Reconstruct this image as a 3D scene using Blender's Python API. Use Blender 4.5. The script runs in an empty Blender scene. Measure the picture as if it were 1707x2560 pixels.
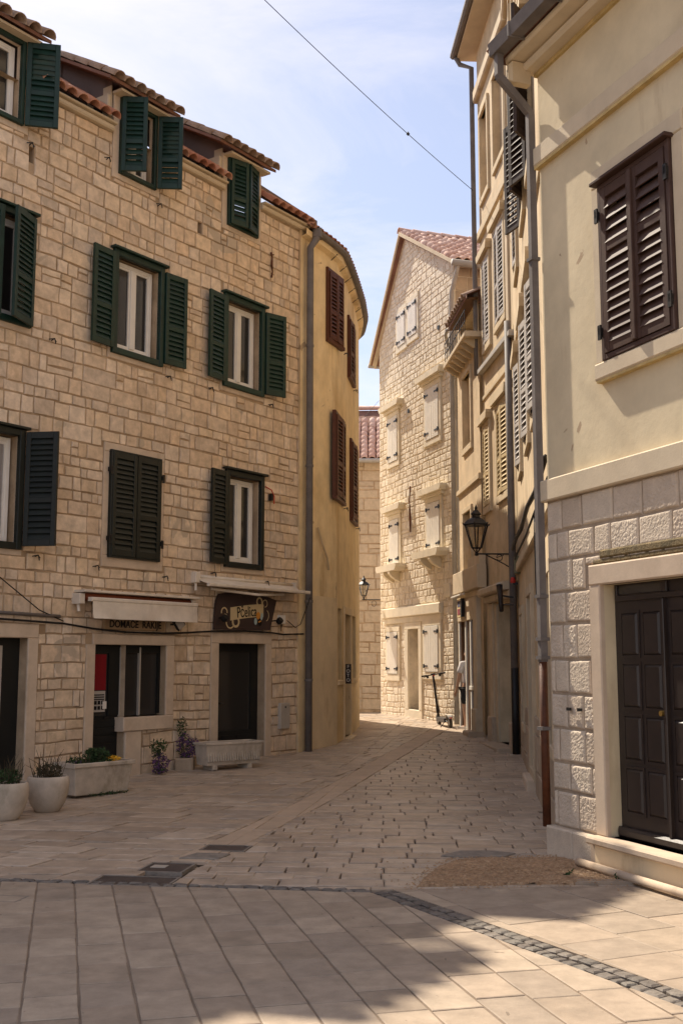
import bpy, bmesh, math, random
from mathutils import Vector, Matrix, noise
from math import sin, cos, pi, radians, atan2, sqrt

# ------------------------------------------------------------------ camera, sky, sun, exposure
sc = bpy.context.scene
COL = sc.collection
CAMH, PITCH, FPX = 1.6, radians(7.68), 2780.0
cd = bpy.data.cameras.new('camera')
cam = bpy.data.objects.new('camera', cd)
COL.objects.link(cam)
cam.location = (0, 0, CAMH)
cam.rotation_euler = (pi/2 + PITCH, 0, 0)
cd.sensor_fit = 'HORIZONTAL'
cd.sensor_width = 36
cd.lens = 36*FPX/1707
cd.clip_end = 2000
sc.camera = cam

SUN = Vector((-.468, .752, 1.0)).normalized()          # direction towards the sun
SUN_EL = math.asin(SUN.z)
SUN_ROT = atan2(SUN.x, SUN.y)
wd = bpy.data.worlds.new('World')
sc.world = wd
wd.use_nodes = True
nt = wd.node_tree
nt.nodes.clear()
w_out = nt.nodes.new('ShaderNodeOutputWorld')
w_bg = nt.nodes.new('ShaderNodeBackground')
w_sky = nt.nodes.new('ShaderNodeTexSky')
w_sky.sky_type = 'NISHITA'
w_sky.sun_disc = False
w_sky.sun_elevation = SUN_EL
w_sky.sun_rotation = SUN_ROT
w_sky.dust_density = .6
w_sky.ozone_density = 2.0
w_bg.inputs[1].default_value = .105
w_tc = nt.nodes.new('ShaderNodeTexCoord')
w_map = nt.nodes.new('ShaderNodeMapping')
w_map.inputs['Scale'].default_value = (.8, 1.3, 2.4)
w_map.inputs['Rotation'].default_value = (0, .5, .3)
w_map.inputs['Location'].default_value = (-2.712, -4.121, -.754)
w_n = nt.nodes.new('ShaderNodeTexNoise')
w_n.inputs['Scale'].default_value = 3.2
w_n.inputs['Detail'].default_value = 9
w_n.inputs['Roughness'].default_value = .62
w_n.inputs['Distortion'].default_value = .5
w_r = nt.nodes.new('ShaderNodeValToRGB')
w_r.color_ramp.elements[0].position = .40
w_r.color_ramp.elements[0].color = (.20, .20, .20, 1)
w_r.color_ramp.elements[1].position = .66
w_r.color_ramp.elements[1].color = (.70, .70, .70, 1)
w_mix = nt.nodes.new('ShaderNodeMix')
w_mix.data_type = 'RGBA'
w_sc = nt.nodes.new('ShaderNodeVectorMath')
w_sc.operation = 'MULTIPLY'
w_sc.inputs[1].default_value = (.48, .44, .43)
w_mix.inputs[7].default_value = (3.15, 2.98, 3.15, 1)
for a, b in ((w_tc.outputs['Generated'], w_map.inputs[0]), (w_map.outputs[0], w_n.inputs['Vector']),
             (w_n.outputs['Fac'], w_r.inputs[0]), (w_r.outputs[0], w_mix.inputs[0]),
             (w_sky.outputs[0], w_sc.inputs[0]), (w_sc.outputs[0], w_mix.inputs[6]), (w_mix.outputs[2], w_bg.inputs[0]), (w_bg.outputs[0], w_out.inputs[0])):
    nt.links.new(a, b)
sl = bpy.data.lights.new('sun', 'SUN')
sl.energy = 2.24
sl.angle = radians(.6)
sl.color = (1.0, .89, .73)
so = bpy.data.objects.new('sun', sl)
COL.objects.link(so)
so.rotation_euler = SUN.to_track_quat('Z', 'Y').to_euler()
so.location = SUN*60
sc.view_settings.view_transform = 'Standard'
sc.view_settings.look = 'None'
sc.view_settings.gamma = 1
sc.view_settings.exposure = 1.83

# ------------------------------------------------------------------ helpers
RN = random.Random(11)
U = RN.uniform
FR = {}                                            # world matrices of the thing roots

def g(y):                                          # height of the street: flat square, then a gentle rise
    t = y - 12.5
    if t <= 0: return 0.0
    if t < 1: return .0125*t*t
    if t < 12.5: return .0125 + .025*(t-1)
    return .3 + .025*(t-12.5) - .0062*(t-12.5)**2 if t < 20 else .138 - .02*(t-20)

def view(p):                                       # where a point falls in the photograph (weights for the biggest stones)
    y, z = p.y, p.z - CAMH
    d = y*cos(PITCH) + z*sin(PITCH)
    if d < .3: return None
    return 853.5 + FPX*p.x/d, 1280 - FPX*(-y*sin(PITCH) + z*cos(PITCH))/d, d

def weight(p, area):
    v = view(p)
    if not v or not (-40 < v[0] < 1747 and -40 < v[1] < 2600): return 0
    return area/(v[2]*v[2])

def props(o, label=None, cat=None, group=None, kind=None):
    if label: o['label'] = label
    if cat: o['category'] = cat
    if group: o['group'] = group
    if kind: o['kind'] = kind
    return o

def empty(name, loc, rz=0, label=None, cat=None, group=None):
    o = bpy.data.objects.new(name, None)
    COL.objects.link(o)
    o.empty_display_size = .3
    o.location = loc
    o.rotation_euler = (0, 0, rz)
    FR[o.name] = Matrix.Translation(loc) @ Matrix.Rotation(rz, 4, 'Z')
    return props(o, label, cat, group)

def place(name, me, parent=None, B=None, kind=None, label=None):
    o = bpy.data.objects.new(name, me)
    COL.objects.link(o)
    if parent: o.parent = parent
    if B is not None: o.matrix_local = B
    return props(o, label, None, None, kind)

T = lambda x, y, z: Matrix.Translation((x, y, z))
RZ = lambda a: Matrix.Rotation(a, 4, 'Z')
RX = lambda a: Matrix.Rotation(a, 4, 'X')
RY = lambda a: Matrix.Rotation(a, 4, 'Y')

class MB:
    def __init__(s): s.v = []; s.f = []; s.r = []
    def add(s, vs, fs, r=None, M=None):
        n = len(s.v)
        s.v += [tuple(M @ Vector(v)) for v in vs] if M is not None else [tuple(v) for v in vs]
        s.f += [tuple(i+n for i in f) for f in fs]
        r = RN.random() if r is None else r
        s.r += [r]*len(fs)
        return s
    def box(s, x0, x1, y0, y1, z0, z1, M=None, r=None):
        vs = [(x, y, z) for z in (z0, z1) for y in (y0, y1) for x in (x0, x1)]
        return s.add(vs, [(0, 2, 3, 1), (4, 5, 7, 6), (0, 1, 5, 4), (1, 3, 7, 5), (3, 2, 6, 7), (2, 0, 4, 6)], r, M)
    def cbox(s, x0, x1, y0, y1, z0, z1, b=.01, M=None, r=None):   # box whose outer (low y) edges are chamfered
        a = [(x0, z0), (x1, z0), (x1, z1), (x0, z1)]
        i = [(x0+b, z0+b), (x1-b, z0+b), (x1-b, z1-b), (x0+b, z1-b)]
        vs = [(x, y1, z) for x, z in a] + [(x, y0+b, z) for x, z in a] + [(x, y0, z) for x, z in i]
        fs = [(3, 2, 1, 0), (8, 9, 10, 11)]
        for k in range(4):
            j = (k+1) % 4
            fs += [(k, j, 4+j, 4+k), (4+k, 4+j, 8+j, 8+k)]
        return s.add(vs, fs, r, M)
    def tube(s, pts, rad, n=8, M=None, r=None, cap=True):
        P = [Vector(p) for p in pts]
        rs = rad if isinstance(rad, (list, tuple)) else [rad]*len(P)
        vs = []; fs = []
        up = None
        for i, p in enumerate(P):
            d = (P[min(i+1, len(P)-1)] - P[max(i-1, 0)]).normalized()
            if up is None: up = Vector((0, 0, 1)) if abs(d.z) < .9 else Vector((0, 1, 0))
            a = d.cross(up).normalized(); b = a.cross(d).normalized()
            up = b
            for k in range(n):
                t = 2*pi*(k+.5)/n
                vs.append(p + (a*cos(t) + b*sin(t))*rs[i])
        for i in range(len(P)-1):
            for k in range(n):
                j = (k+1) % n
                fs.append((i*n+k, i*n+j, (i+1)*n+j, (i+1)*n+k))
        if cap: fs += [tuple(range(n))[::-1], tuple(range((len(P)-1)*n, len(P)*n))]
        return s.add(vs, fs, r, M)
    def lathe(s, prof, n=24, c=(0, 0), M=None, r=None, capb=True, capt=False):
        vs = [(c[0]+q*cos(2*pi*k/n), c[1]+q*sin(2*pi*k/n), z) for q, z in prof for k in range(n)]
        fs = [(i*n+k, i*n+(k+1) % n, (i+1)*n+(k+1) % n, (i+1)*n+k) for i in range(len(prof)-1) for k in range(n)]
        if capb: fs.append(tuple(range(n))[::-1])
        if capt: fs.append(tuple(range((len(prof)-1)*n, len(prof)*n)))
        return s.add(vs, fs, r, M)
    def prism(s, poly, y0, y1, M=None, r=None):            # polygon in x,z pushed along y
        n = len(poly)
        vs = [(x, y0, z) for x, z in poly] + [(x, y1, z) for x, z in poly]
        fs = [tuple(range(n)), tuple(range(n, 2*n))[::-1]] + [(k, n+k, n+(k+1) % n, (k+1) % n) for k in range(n)]
        return s.add(vs, fs, r, M)
    def mesh(s, name, mat, smooth=False):
        me = bpy.data.meshes.new(name)
        me.from_pydata(s.v, [], s.f)
        at = me.attributes.new('rnd', 'FLOAT', 'FACE')
        at.data.foreach_set('value', s.r)
        if smooth: me.polygons.foreach_set('use_smooth', [True]*len(me.polygons))
        me.materials.append(mat)
        return me
    def build(s, name, mat, parent=None, B=None, kind=None, smooth=False, label=None):
        return place(name, s.mesh(name, mat, smooth), parent, B, kind, label)

def recalc(o):
    bm = bmesh.new(); bm.from_mesh(o.data)
    bmesh.ops.recalc_face_normals(bm, faces=bm.faces)
    bm.to_mesh(o.data); bm.free()
    return o

# ------------------------------------------------------------------ materials
def mat(name, cols, rough=.85, src=None, vscale=3.0, vamt=.22, stain=None, sscale=1.3, sthr=.56, szs=.4, bump=.2, bscale=45, spec=.25, metal=0, bdist=.01, trans=0, vor=0, spots=None, pscale=5.0, pthr=.68):
    m = bpy.data.materials.new(name)
    m.use_nodes = True
    t = m.node_tree
    N, L = t.nodes.new, t.links.new
    bs = t.nodes['Principled BSDF']
    bs.inputs['Roughness'].default_value = rough
    bs.inputs['Metallic'].default_value = metal
    bs.inputs['Specular IOR Level'].default_value = spec
    bs.inputs['Transmission Weight'].default_value = trans
    tc = N('ShaderNodeTexCoord')
    if isinstance(cols, tuple): cols = [cols]
    if len(cols) == 1:
        rgb = N('ShaderNodeRGB'); rgb.outputs[0].default_value = (*cols[0], 1); col = rgb.outputs[0]
    else:
        rp = N('ShaderNodeValToRGB')
        while len(rp.color_ramp.elements) < len(cols): rp.color_ramp.elements.new(.5)
        for i, c in enumerate(cols):
            e = rp.color_ramp.elements[i]; e.position = i/(len(cols)-1); e.color = (*c, 1)
        if src == 'attr':
            a = N('ShaderNodeAttribute'); a.attribute_name = 'rnd'; L(a.outputs['Fac'], rp.inputs[0])
        elif src == 'obj':
            a = N('ShaderNodeObjectInfo'); L(a.outputs['Random'], rp.inputs[0])
        else:
            a = N('ShaderNodeTexNoise'); a.inputs['Scale'].default_value = vscale*.35; a.inputs['Detail'].default_value = 5
            L(tc.outputs['Object'], a.inputs['Vector'])
            mr = N('ShaderNodeMapRange'); mr.inputs[1].default_value = .32; mr.inputs[2].default_value = .68
            L(a.outputs['Fac'], mr.inputs[0]); L(mr.outputs[0], rp.inputs[0])
        col = rp.outputs[0]
    if vamt:
        n1 = N('ShaderNodeTexNoise'); n1.inputs['Scale'].default_value = vscale; n1.inputs['Detail'].default_value = 8; n1.inputs['Roughness'].default_value = .65
        L(tc.outputs['Object'], n1.inputs['Vector'])
        r1 = N('ShaderNodeMapRange'); r1.inputs[1].default_value = .3; r1.inputs[2].default_value = .7
        r1.inputs[3].default_value = 1-vamt; r1.inputs[4].default_value = 1+vamt
        L(n1.outputs['Fac'], r1.inputs[0])
        mx = N('ShaderNodeVectorMath'); mx.operation = 'SCALE'
        L(col, mx.inputs[0]); L(r1.outputs[0], mx.inputs['Scale'])
        col = mx.outputs[0]
    if stain:
        mp = N('ShaderNodeMapping'); mp.inputs['Scale'].default_value = (1, 1, szs)
        L(tc.outputs['Object'], mp.inputs[0])
        n2 = N('ShaderNodeTexNoise'); n2.inputs['Scale'].default_value = sscale; n2.inputs['Detail'].default_value = 9; n2.inputs['Roughness'].default_value = .7
        L(mp.outputs[0], n2.inputs['Vector'])
        r2 = N('ShaderNodeMapRange'); r2.inputs[1].default_value = sthr; r2.inputs[2].default_value = sthr+.16; r2.inputs[4].default_value = .75
        L(n2.outputs['Fac'], r2.inputs[0])
        m2 = N('ShaderNodeMix'); m2.data_type = 'RGBA'; m2.inputs[7].default_value = (*stain, 1)
        L(r2.outputs[0], m2.inputs[0]); L(col, m2.inputs[6])
        col = m2.outputs[2]
    if spots:
        n4 = N('ShaderNodeTexNoise'); n4.inputs['Scale'].default_value = pscale; n4.inputs['Detail'].default_value = 4; n4.inputs['Distortion'].default_value = 1.2
        L(tc.outputs['Object'], n4.inputs['Vector'])
        r4 = N('ShaderNodeMapRange'); r4.inputs[1].default_value = pthr; r4.inputs[2].default_value = pthr+.025; r4.inputs[4].default_value = .8
        L(n4.outputs['Fac'], r4.inputs[0])
        m4 = N('ShaderNodeMix'); m4.data_type = 'RGBA'; m4.inputs[7].default_value = (*spots, 1)
        L(r4.outputs[0], m4.inputs[0]); L(col, m4.inputs[6])
        col = m4.outputs[2]
    L(col, bs.inputs['Base Color'])
    if bump:
        n3 = N('ShaderNodeTexNoise'); n3.inputs['Scale'].default_value = bscale; n3.inputs['Detail'].default_value = 6; n3.inputs['Roughness'].default_value = .6
        L(tc.outputs['Object'], n3.inputs['Vector'])
        h = n3.outputs['Fac']
        if vor:
            vo = N('ShaderNodeTexVoronoi'); vo.inputs['Scale'].default_value = vor
            L(tc.outputs['Object'], vo.inputs['Vector'])
            ad = N('ShaderNodeMath'); ad.operation = 'ADD'; L(h, ad.inputs[0]); L(vo.outputs['Distance'], ad.inputs[1]); h = ad.outputs[0]
        b = N('ShaderNodeBump'); b.inputs['Strength'].default_value = bump; b.inputs['Distance'].default_value = bdist
        L(h, b.inputs['Height']); L(b.outputs[0], bs.inputs['Normal'])
    return m

LIME = [(.64, .485, .335), (.71, .56, .40), (.57, .425, .295), (.74, .60, .455), (.68, .50, .33), (.57, .455, .345), (.71, .54, .365), (.60, .455, .315), (.69, .55, .41), (.56, .445, .335), (.62, .455, .295)]
m_stone = mat('limestone', LIME, src='attr', vscale=7, vamt=.24, stain=(.33, .215, .115), sscale=.9, sthr=.575, szs=.5, bump=.4, bscale=34, bdist=.012, spots=(.46, .37, .275), pscale=1.1, pthr=.64)
m_mortar = mat('mortar', [(.31, .215, .13), (.50, .37, .245)], vscale=4, stain=(.13, .085, .05), sscale=1.5, sthr=.55, bump=.6, bscale=40)
m_smooth = mat('dressed_stone', [(.60, .48, .36), (.54, .42, .31)], vscale=5, vamt=.12, stain=(.27, .19, .12), sscale=1.6, sthr=.6, szs=.25, bump=.12, bscale=70)
m_white_stone = mat('white_rubble', [(.75, .655, .515), (.81, .72, .58), (.70, .60, .455), (.78, .69, .55), (.73, .63, .48)], src='attr', vscale=10, vamt=.16, stain=(.42, .31, .19), sscale=1.5, sthr=.62, bump=.7, bscale=22, bdist=.022)
m_white_mortar = mat('pale_mortar', [(.70, .61, .48), (.64, .55, .43)], vscale=4, bump=.4)
m_white_dress = mat('pale_dressed_stone', [(.78, .70, .55), (.73, .645, .50)], vscale=4, vamt=.1, bump=.1, stain=(.5, .38, .22), sthr=.64)
m_far_stone = mat('far_limestone', [(.50, .395, .275), (.55, .44, .315), (.46, .36, .25), (.52, .42, .31)], src='attr', vscale=8, vamt=.15, stain=(.34, .25, .16), sthr=.62, bump=.3, bscale=25)
m_rust = mat('bush_hammered_stone', [(.58, .48, .37), (.63, .53, .415), (.53, .43, .33), (.60, .50, .395)], src='attr', vscale=7, vamt=.14, stain=(.31, .215, .13), sscale=1.4, sthr=.64, bump=.7, bscale=55, bdist=.012)
m_rust_gap = mat('dark_mortar', [(.38, .295, .215)], bump=.5)
m_yellow = mat('ochre_plaster', [(.77, .595, .35), (.82, .65, .40), (.71, .53, .29)], vscale=2.2, vamt=.16, stain=(.44, .28, .125), sscale=1.3, sthr=.53, szs=.20, bump=.25, bscale=20, spots=(.42, .30, .19), pscale=2.2, pthr=.69)
m_yellow_base = mat('ochre_render_patch', [(.77, .62, .41), (.73, .58, .375)], vscale=2, vamt=.1, bump=.12, stain=(.40, .26, .12), sthr=.6)
m_cream = mat('cream_plaster', [(.62, .52, .345), (.66, .555, .375), (.58, .475, .315)], vscale=1.6, vamt=.13, stain=(.42, .31, .19), sscale=1.9, sthr=.575, szs=.16, bump=.22, bscale=12, bdist=.012, spots=(.36, .25, .16), pscale=3.6, pthr=.70)
m_cream_trim = mat('cream_moulding', [(.62, .52, .375), (.57, .465, .33)], vscale=3, vamt=.1, stain=(.36, .24, .12), sthr=.62, bump=.15)
m_mustard = mat('mustard_paint', [(.52, .385, .17)], vscale=6, vamt=.25, bump=.1)
m_tan = mat('tan_plaster', [(.52, .395, .245), (.58, .45, .29), (.46, .335, .20)], vscale=2.2, vamt=.2, stain=(.32, .22, .13), sscale=1.6, sthr=.57, szs=.16, bump=.3, bscale=20)
m_tan_trim = mat('tan_stone_trim', [(.58, .465, .31), (.52, .405, .26)], vscale=3, vamt=.14, stain=(.27, .185, .10), sthr=.6, szs=.3, bump=.15)
m_tan_pale = mat('weathered_render', [(.56, .455, .315), (.50, .395, .27)], vscale=2.5, vamt=.16, stain=(.24, .17, .105), sscale=1.8, sthr=.56, szs=.2, bump=.3, bscale=20)
m_base_stone = mat('street_base_stone', [(.36, .275, .195), (.42, .33, .24)], src='attr', vscale=5, vamt=.16, stain=(.2, .14, .09), sthr=.58, bump=.3)
m_green = mat('green_shutter_paint', [(.005, .023, .015), (.008, .031, .021), (.0065, .026, .019)], src='obj', rough=.5, vscale=7, vamt=.35, bump=.08, bscale=50, spec=.4)
m_black = mat('black_green_shutter_paint', [(.007, .010, .008), (.010, .014, .011)], src='obj', rough=.5, vscale=7, vamt=.35, bump=.08, spec=.4)
m_brown = mat('brown_shutter_paint', [(.080, .045, .033), (.062, .034, .025), (.072, .042, .034)], src='obj', rough=.6, vscale=6, vamt=.2, bump=.08, spec=.2)
m_redbrown = mat('red_brown_shutter_paint', [(.10, .035, .018)], rough=.5, vscale=6, vamt=.2, bump=.06)
m_oak = mat('straw_shutter_paint', [(.56, .43, .24)], rough=.6, vscale=6, vamt=.15, bump=.06)
m_greyshut = mat('pale_grey_shutter_paint', [(.46, .42, .38)], rough=.6, vscale=6, vamt=.1, bump=.05)
m_darkshut = mat('dark_weathered_shutter', [(.05, .035, .03)], rough=.7, vscale=6, vamt=.3, bump=.1)
m_wshut = mat('white_shutter_boards', [(.78, .74, .66)], rough=.6, vscale=5, vamt=.06, bump=.05)
m_white = mat('white_window_paint', [(.72, .68, .62)], rough=.45, vscale=5, vamt=.06, bump=0)
m_door = mat('dark_brown_door', [(.026, .018, .016)], rough=.4, vscale=5, vamt=.25, bump=.08, spec=.5)
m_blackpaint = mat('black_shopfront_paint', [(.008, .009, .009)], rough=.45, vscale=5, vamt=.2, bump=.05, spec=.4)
m_glass = mat('window_glass', [(.035, .032, .029)], rough=.06, vamt=0, bump=0, spec=.6)
m_curtain = mat('curtain', [(.30, .27, .25)], rough=.9, vamt=.12, vscale=4, bump=.1)
m_tile = mat('terracotta_tile', [(.42, .19, .12), (.50, .26, .17), (.36, .14, .085), (.46, .25, .18), (.40, .21, .14)], src='obj', rough=.8, vscale=9, vamt=.22, stain=(.30, .22, .16), sscale=4, sthr=.6, szs=1, bump=.25, bscale=40)
m_pink_tile = mat('pale_terracotta_tile', [(.64, .41, .325), (.72, .51, .42), (.57, .345, .265), (.68, .46, .375)], src='obj', rough=.75, vscale=9, vamt=.15, bump=.2, bscale=40)
m_old_tile = mat('old_lichened_tile', [(.34, .235, .17), (.40, .28, .21), (.30, .20, .14), (.36, .27, .21)], src='obj', rough=.85, vscale=8, vamt=.3, stain=(.17, .13, .10), sscale=5, sthr=.55, szs=1, bump=.4, bscale=40)
m_deck = mat('roof_deck', [(.22, .11, .075)], vamt=.3)
m_cheek = mat('brown_metal_flashing', [(.125, .085, .07), (.155, .105, .085)], rough=.45, vscale=3, vamt=.15, bump=.08, spec=.4)
m_gutter = mat('grey_brown_gutter_metal', [(.16, .14, .13)], rough=.65, vscale=4, vamt=.22, bump=.08, spec=.2)
m_palegutter = mat('pale_zinc_gutter', [(.42, .39, .35)], rough=.6, vscale=4, vamt=.15, bump=.05, spec=.2)
m_rustpipe = mat('rust_brown_pipe', [(.11, .035, .014), (.07, .025, .012)], rough=.6, vscale=8, vamt=.4, bump=.2)
m_iron = mat('black_iron', [(.012, .011, .011)], rough=.5, vamt=.2, bump=.05, spec=.4)
m_lampglass = mat('lantern_glass', [(.9, .88, .82)], rough=.03, vamt=0, bump=0, trans=1.0, spec=.3)
m_awn = mat('cream_awning_canvas', [(.70, .62, .51), (.64, .55, .45)], rough=.85, vscale=4, vamt=.12, stain=(.36, .29, .22), sthr=.6, bump=.12, bscale=14, bdist=.02)
m_awnred = mat('russet_awning_canvas', [(.20, .055, .022)], vamt=.2)
m_slab = mat('plaza_slab', [(.33, .255, .187), (.39, .308, .229), (.28, .216, .158), (.37, .288, .214), (.30, .237, .180), (.405, .32, .237)], src='attr', rough=.68, vscale=6, vamt=.2, stain=(.22, .175, .13), sscale=1.6, sthr=.57, szs=1, bump=.25, bscale=50, spots=(.17, .13, .095), pscale=9, pthr=.715)
m_paver = mat('alley_paver', [(.40, .31, .23), (.47, .37, .28), (.345, .265, .198), (.50, .405, .315), (.42, .32, .23), (.37, .305, .25)], src='attr', rough=.42, vscale=6, vamt=.24, stain=(.24, .185, .14), sscale=1.6, sthr=.57, szs=1, bump=.25, bscale=38)
m_channel = mat('channel_stone', [(.44, .335, .24), (.49, .375, .275)], src='attr', rough=.6, vscale=5, vamt=.14, bump=.18)
m_cobble = mat('dark_cobble', [(.15, .125, .105), (.21, .18, .15), (.12, .10, .085), (.18, .16, .135)], src='attr', rough=.75, vscale=20, vamt=.25, bump=.6, bscale=60)
m_bed_plaza = mat('plaza_joint_sand', [(.25, .188, .135), (.20, .15, .108)], bump=.5)
m_bed_alley = mat('alley_joint_earth', [(.085, .064, .047), (.15, .115, .085)], bump=.5)
m_gravel = mat('brown_gravel', [(.38, .235, .13), (.46, .30, .175), (.32, .195, .11), (.52, .37, .235)], src='attr', vscale=30, vamt=.3, bump=.9, bscale=160, bdist=.01)
m_ground = mat('square_ground', [(.33, .255, .18), (.37, .29, .21)], bump=.3)
m_cover = mat('iron_manhole_cover', [(.10, .078, .066), (.075, .058, .05)], rough=.6, vscale=10, vamt=.3, bump=.5, bscale=90, metal=.3)
m_concrete = mat('grey_concrete_patch', [(.24, .205, .17)], vscale=12, vamt=.3, bump=.7, bscale=60)
m_pot = mat('cast_stone_pot', [(.52, .44, .35), (.43, .355, .275)], vscale=5, vamt=.2, stain=(.20, .165, .10), sscale=2.6, sthr=.54, szs=.5, bump=.25, bscale=40)
m_soil = mat('planter_soil', [(.05, .036, .025)], bump=1, bscale=60)
m_leaf = mat('leaf_green', [(.035, .06, .02), (.05, .085, .03), (.025, .045, .018)], src='attr', vamt=.2, bump=0)
m_dryleaf = mat('withered_stem', [(.085, .06, .035), (.06, .055, .03), (.11, .075, .045)], src='attr', vamt=.2, bump=0)
m_yflower = mat('yellow_petals', [(.80, .42, .02), (.85, .50, .05)], src='attr', vamt=.1, bump=0)
m_pflower = mat('purple_petals', [(.12, .05, .15), (.17, .08, .19), (.09, .04, .11)], src='attr', vamt=.1, bump=0)
m_sign = mat('chocolate_signboard', [(.055, .035, .03)], rough=.6, vamt=.15)
m_scream = mat('sign_cream_paint', [(.62, .48, .27)], vamt=.1, bump=0)
m_signtan = mat('sign_tan_board', [(.30, .20, .11)], vamt=.2)
m_ink = mat('black_lettering', [(.012, .010, .009)], vamt=0, bump=0)
m_orange = mat('orange_paint', [(.62, .27, .05)], vamt=.1, bump=0)
m_paleblue = mat('pale_blue_paint', [(.38, .47, .46)], vamt=.1, bump=0)
m_plastic = mat('pale_grey_plastic', [(.42, .37, .31)], rough=.5, vamt=.1, vscale=5, bump=0)
m_redposter = mat('dark_red_poster', [(.19, .006, .012)], vamt=.15, vscale=2, bump=0, rough=.5)
m_paper = mat('printed_notice', [(.42, .38, .34)], vamt=.1, bump=0)
m_amber = mat('warm_shop_interior', [(.42, .27, .12)], vamt=.2, vscale=1.5, bump=0)
m_sred = mat('red_plastic', [(.45, .03, .02)], rough=.4, vamt=0, bump=0)
m_rubber = mat('scooter_rubber', [(.055, .048, .040)], rough=.75, vamt=.15, bump=.2)
m_sdark = mat('scooter_black', [(.030, .022, .018)], rough=.4, vamt=.1, bump=0)
m_sgrey = mat('scooter_grey', [(.36, .33, .29)], rough=.4, vamt=.1, bump=0)
m_skin = mat('skin', [(.50, .30, .20)], rough=.6, vamt=.05, bump=0)
m_tshirt = mat('white_tshirt', [(.66, .62, .60)], rough=.9, vamt=.05, bump=.1, bscale=20)
m_shorts = mat('dark_shorts', [(.03, .03, .034)], rough=.9, vamt=.1, bump=.1)
m_hair = mat('dark_hair', [(.03, .02, .014)], rough=.6, vamt=.2, bump=.4)
m_boards = mat('weathered_white_boards', [(.58, .55, .49), (.52, .47, .40)], vscale=5, vamt=.14, stain=(.35, .27, .19), sscale=3, sthr=.62, szs=.2, bump=.2)
m_brownwood = mat('brown_shop_wood', [(.13, .062, .028), (.10, .05, .024)], rough=.6, vscale=4, vamt=.25, bump=.15)
m_cable = mat('cable_black', [(.015, .013, .012)], rough=.6, vamt=0, bump=0)
m_moss = mat('dry_moss', [(.16, .115, .05), (.22, .16, .08), (.10, .08, .04)], vscale=20, vamt=.35, bump=1, bscale=70, bdist=.02)
m_greenbox = mat('grey_green_box', [(.20, .19, .12)], vamt=.1, bump=0)

# ------------------------------------------------------------------ building kit
def wall(house, name, path, z0, z1, ops, mt, s0=None, B=None, depth=.2, ext=True):
    """vertical sheet along a plan path with real openings; ops are (s0, s1, z0, z1[, reveal depth])"""
    P = [Vector((x, y, 0)) for x, y in path]
    cum = [P[0].x if s0 is None else s0]
    for a, b in zip(P, P[1:]): cum.append(cum[-1] + (b-a).length)
    def at(s):
        for i in range(len(P)-1):
            if s <= cum[i+1] + 1e-6 or i == len(P)-2:
                d = (P[i+1]-P[i])/(cum[i+1]-cum[i])
                return P[i] + d*(s-cum[i]), Vector((-d.y, d.x, 0))
    S = sorted(set([round(c, 4) for c in cum] + [round(c, 4) for o in ops for c in o[:2] if cum[0] < c < cum[-1]]))
    Z = sorted(set([z0, z1] + [round(c, 4) for o in ops for c in o[2:4] if z0 < c < z1]))
    mb = MB()
    for a, b in zip(S, S[1:]):
        for c, d in zip(Z, Z[1:]):
            ms, mz = (a+b)/2, (c+d)/2
            if any(o[0] < ms < o[1] and o[2] < mz < o[3] for o in ops): continue
            p, q = at(a)[0], at(b)[0]
            if len(P) > 2:
                e = (q-p)*1e-4
                p, q = at(a+1e-5)[0], at(b-1e-5)[0]
            mb.add([(p.x, p.y, c), (q.x, q.y, c), (q.x, q.y, d), (p.x, p.y, d)], [(0, 1, 2, 3)], .5)
    for o in ops:
        dp = o[4] if len(o) > 4 else depth
        if dp <= 0: continue
        (p, n), (q, m) = at(o[0]+1e-5), at(o[1]-1e-5)
        pi_, qi = p+n*dp, q+m*dp
        c, d = o[2], o[3]
        mb.add([(p.x, p.y, c), (p.x, p.y, d), (pi_.x, pi_.y, d), (pi_.x, pi_.y, c)], [(0, 1, 2, 3)], .5)
        mb.add([(q.x, q.y, c), (qi.x, qi.y, c), (qi.x, qi.y, d), (q.x, q.y, d)], [(0, 1, 2, 3)], .5)
        mb.add([(p.x, p.y, d), (q.x, q.y, d), (qi.x, qi.y, d), (pi_.x, pi_.y, d)], [(0, 1, 2, 3)], .5)
        mb.add([(p.x, p.y, c), (pi_.x, pi_.y, c), (qi.x, qi.y, c), (q.x, q.y, c)], [(0, 1, 2, 3)], .5)
    return mb.build(name, mt, house, B)

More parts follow.
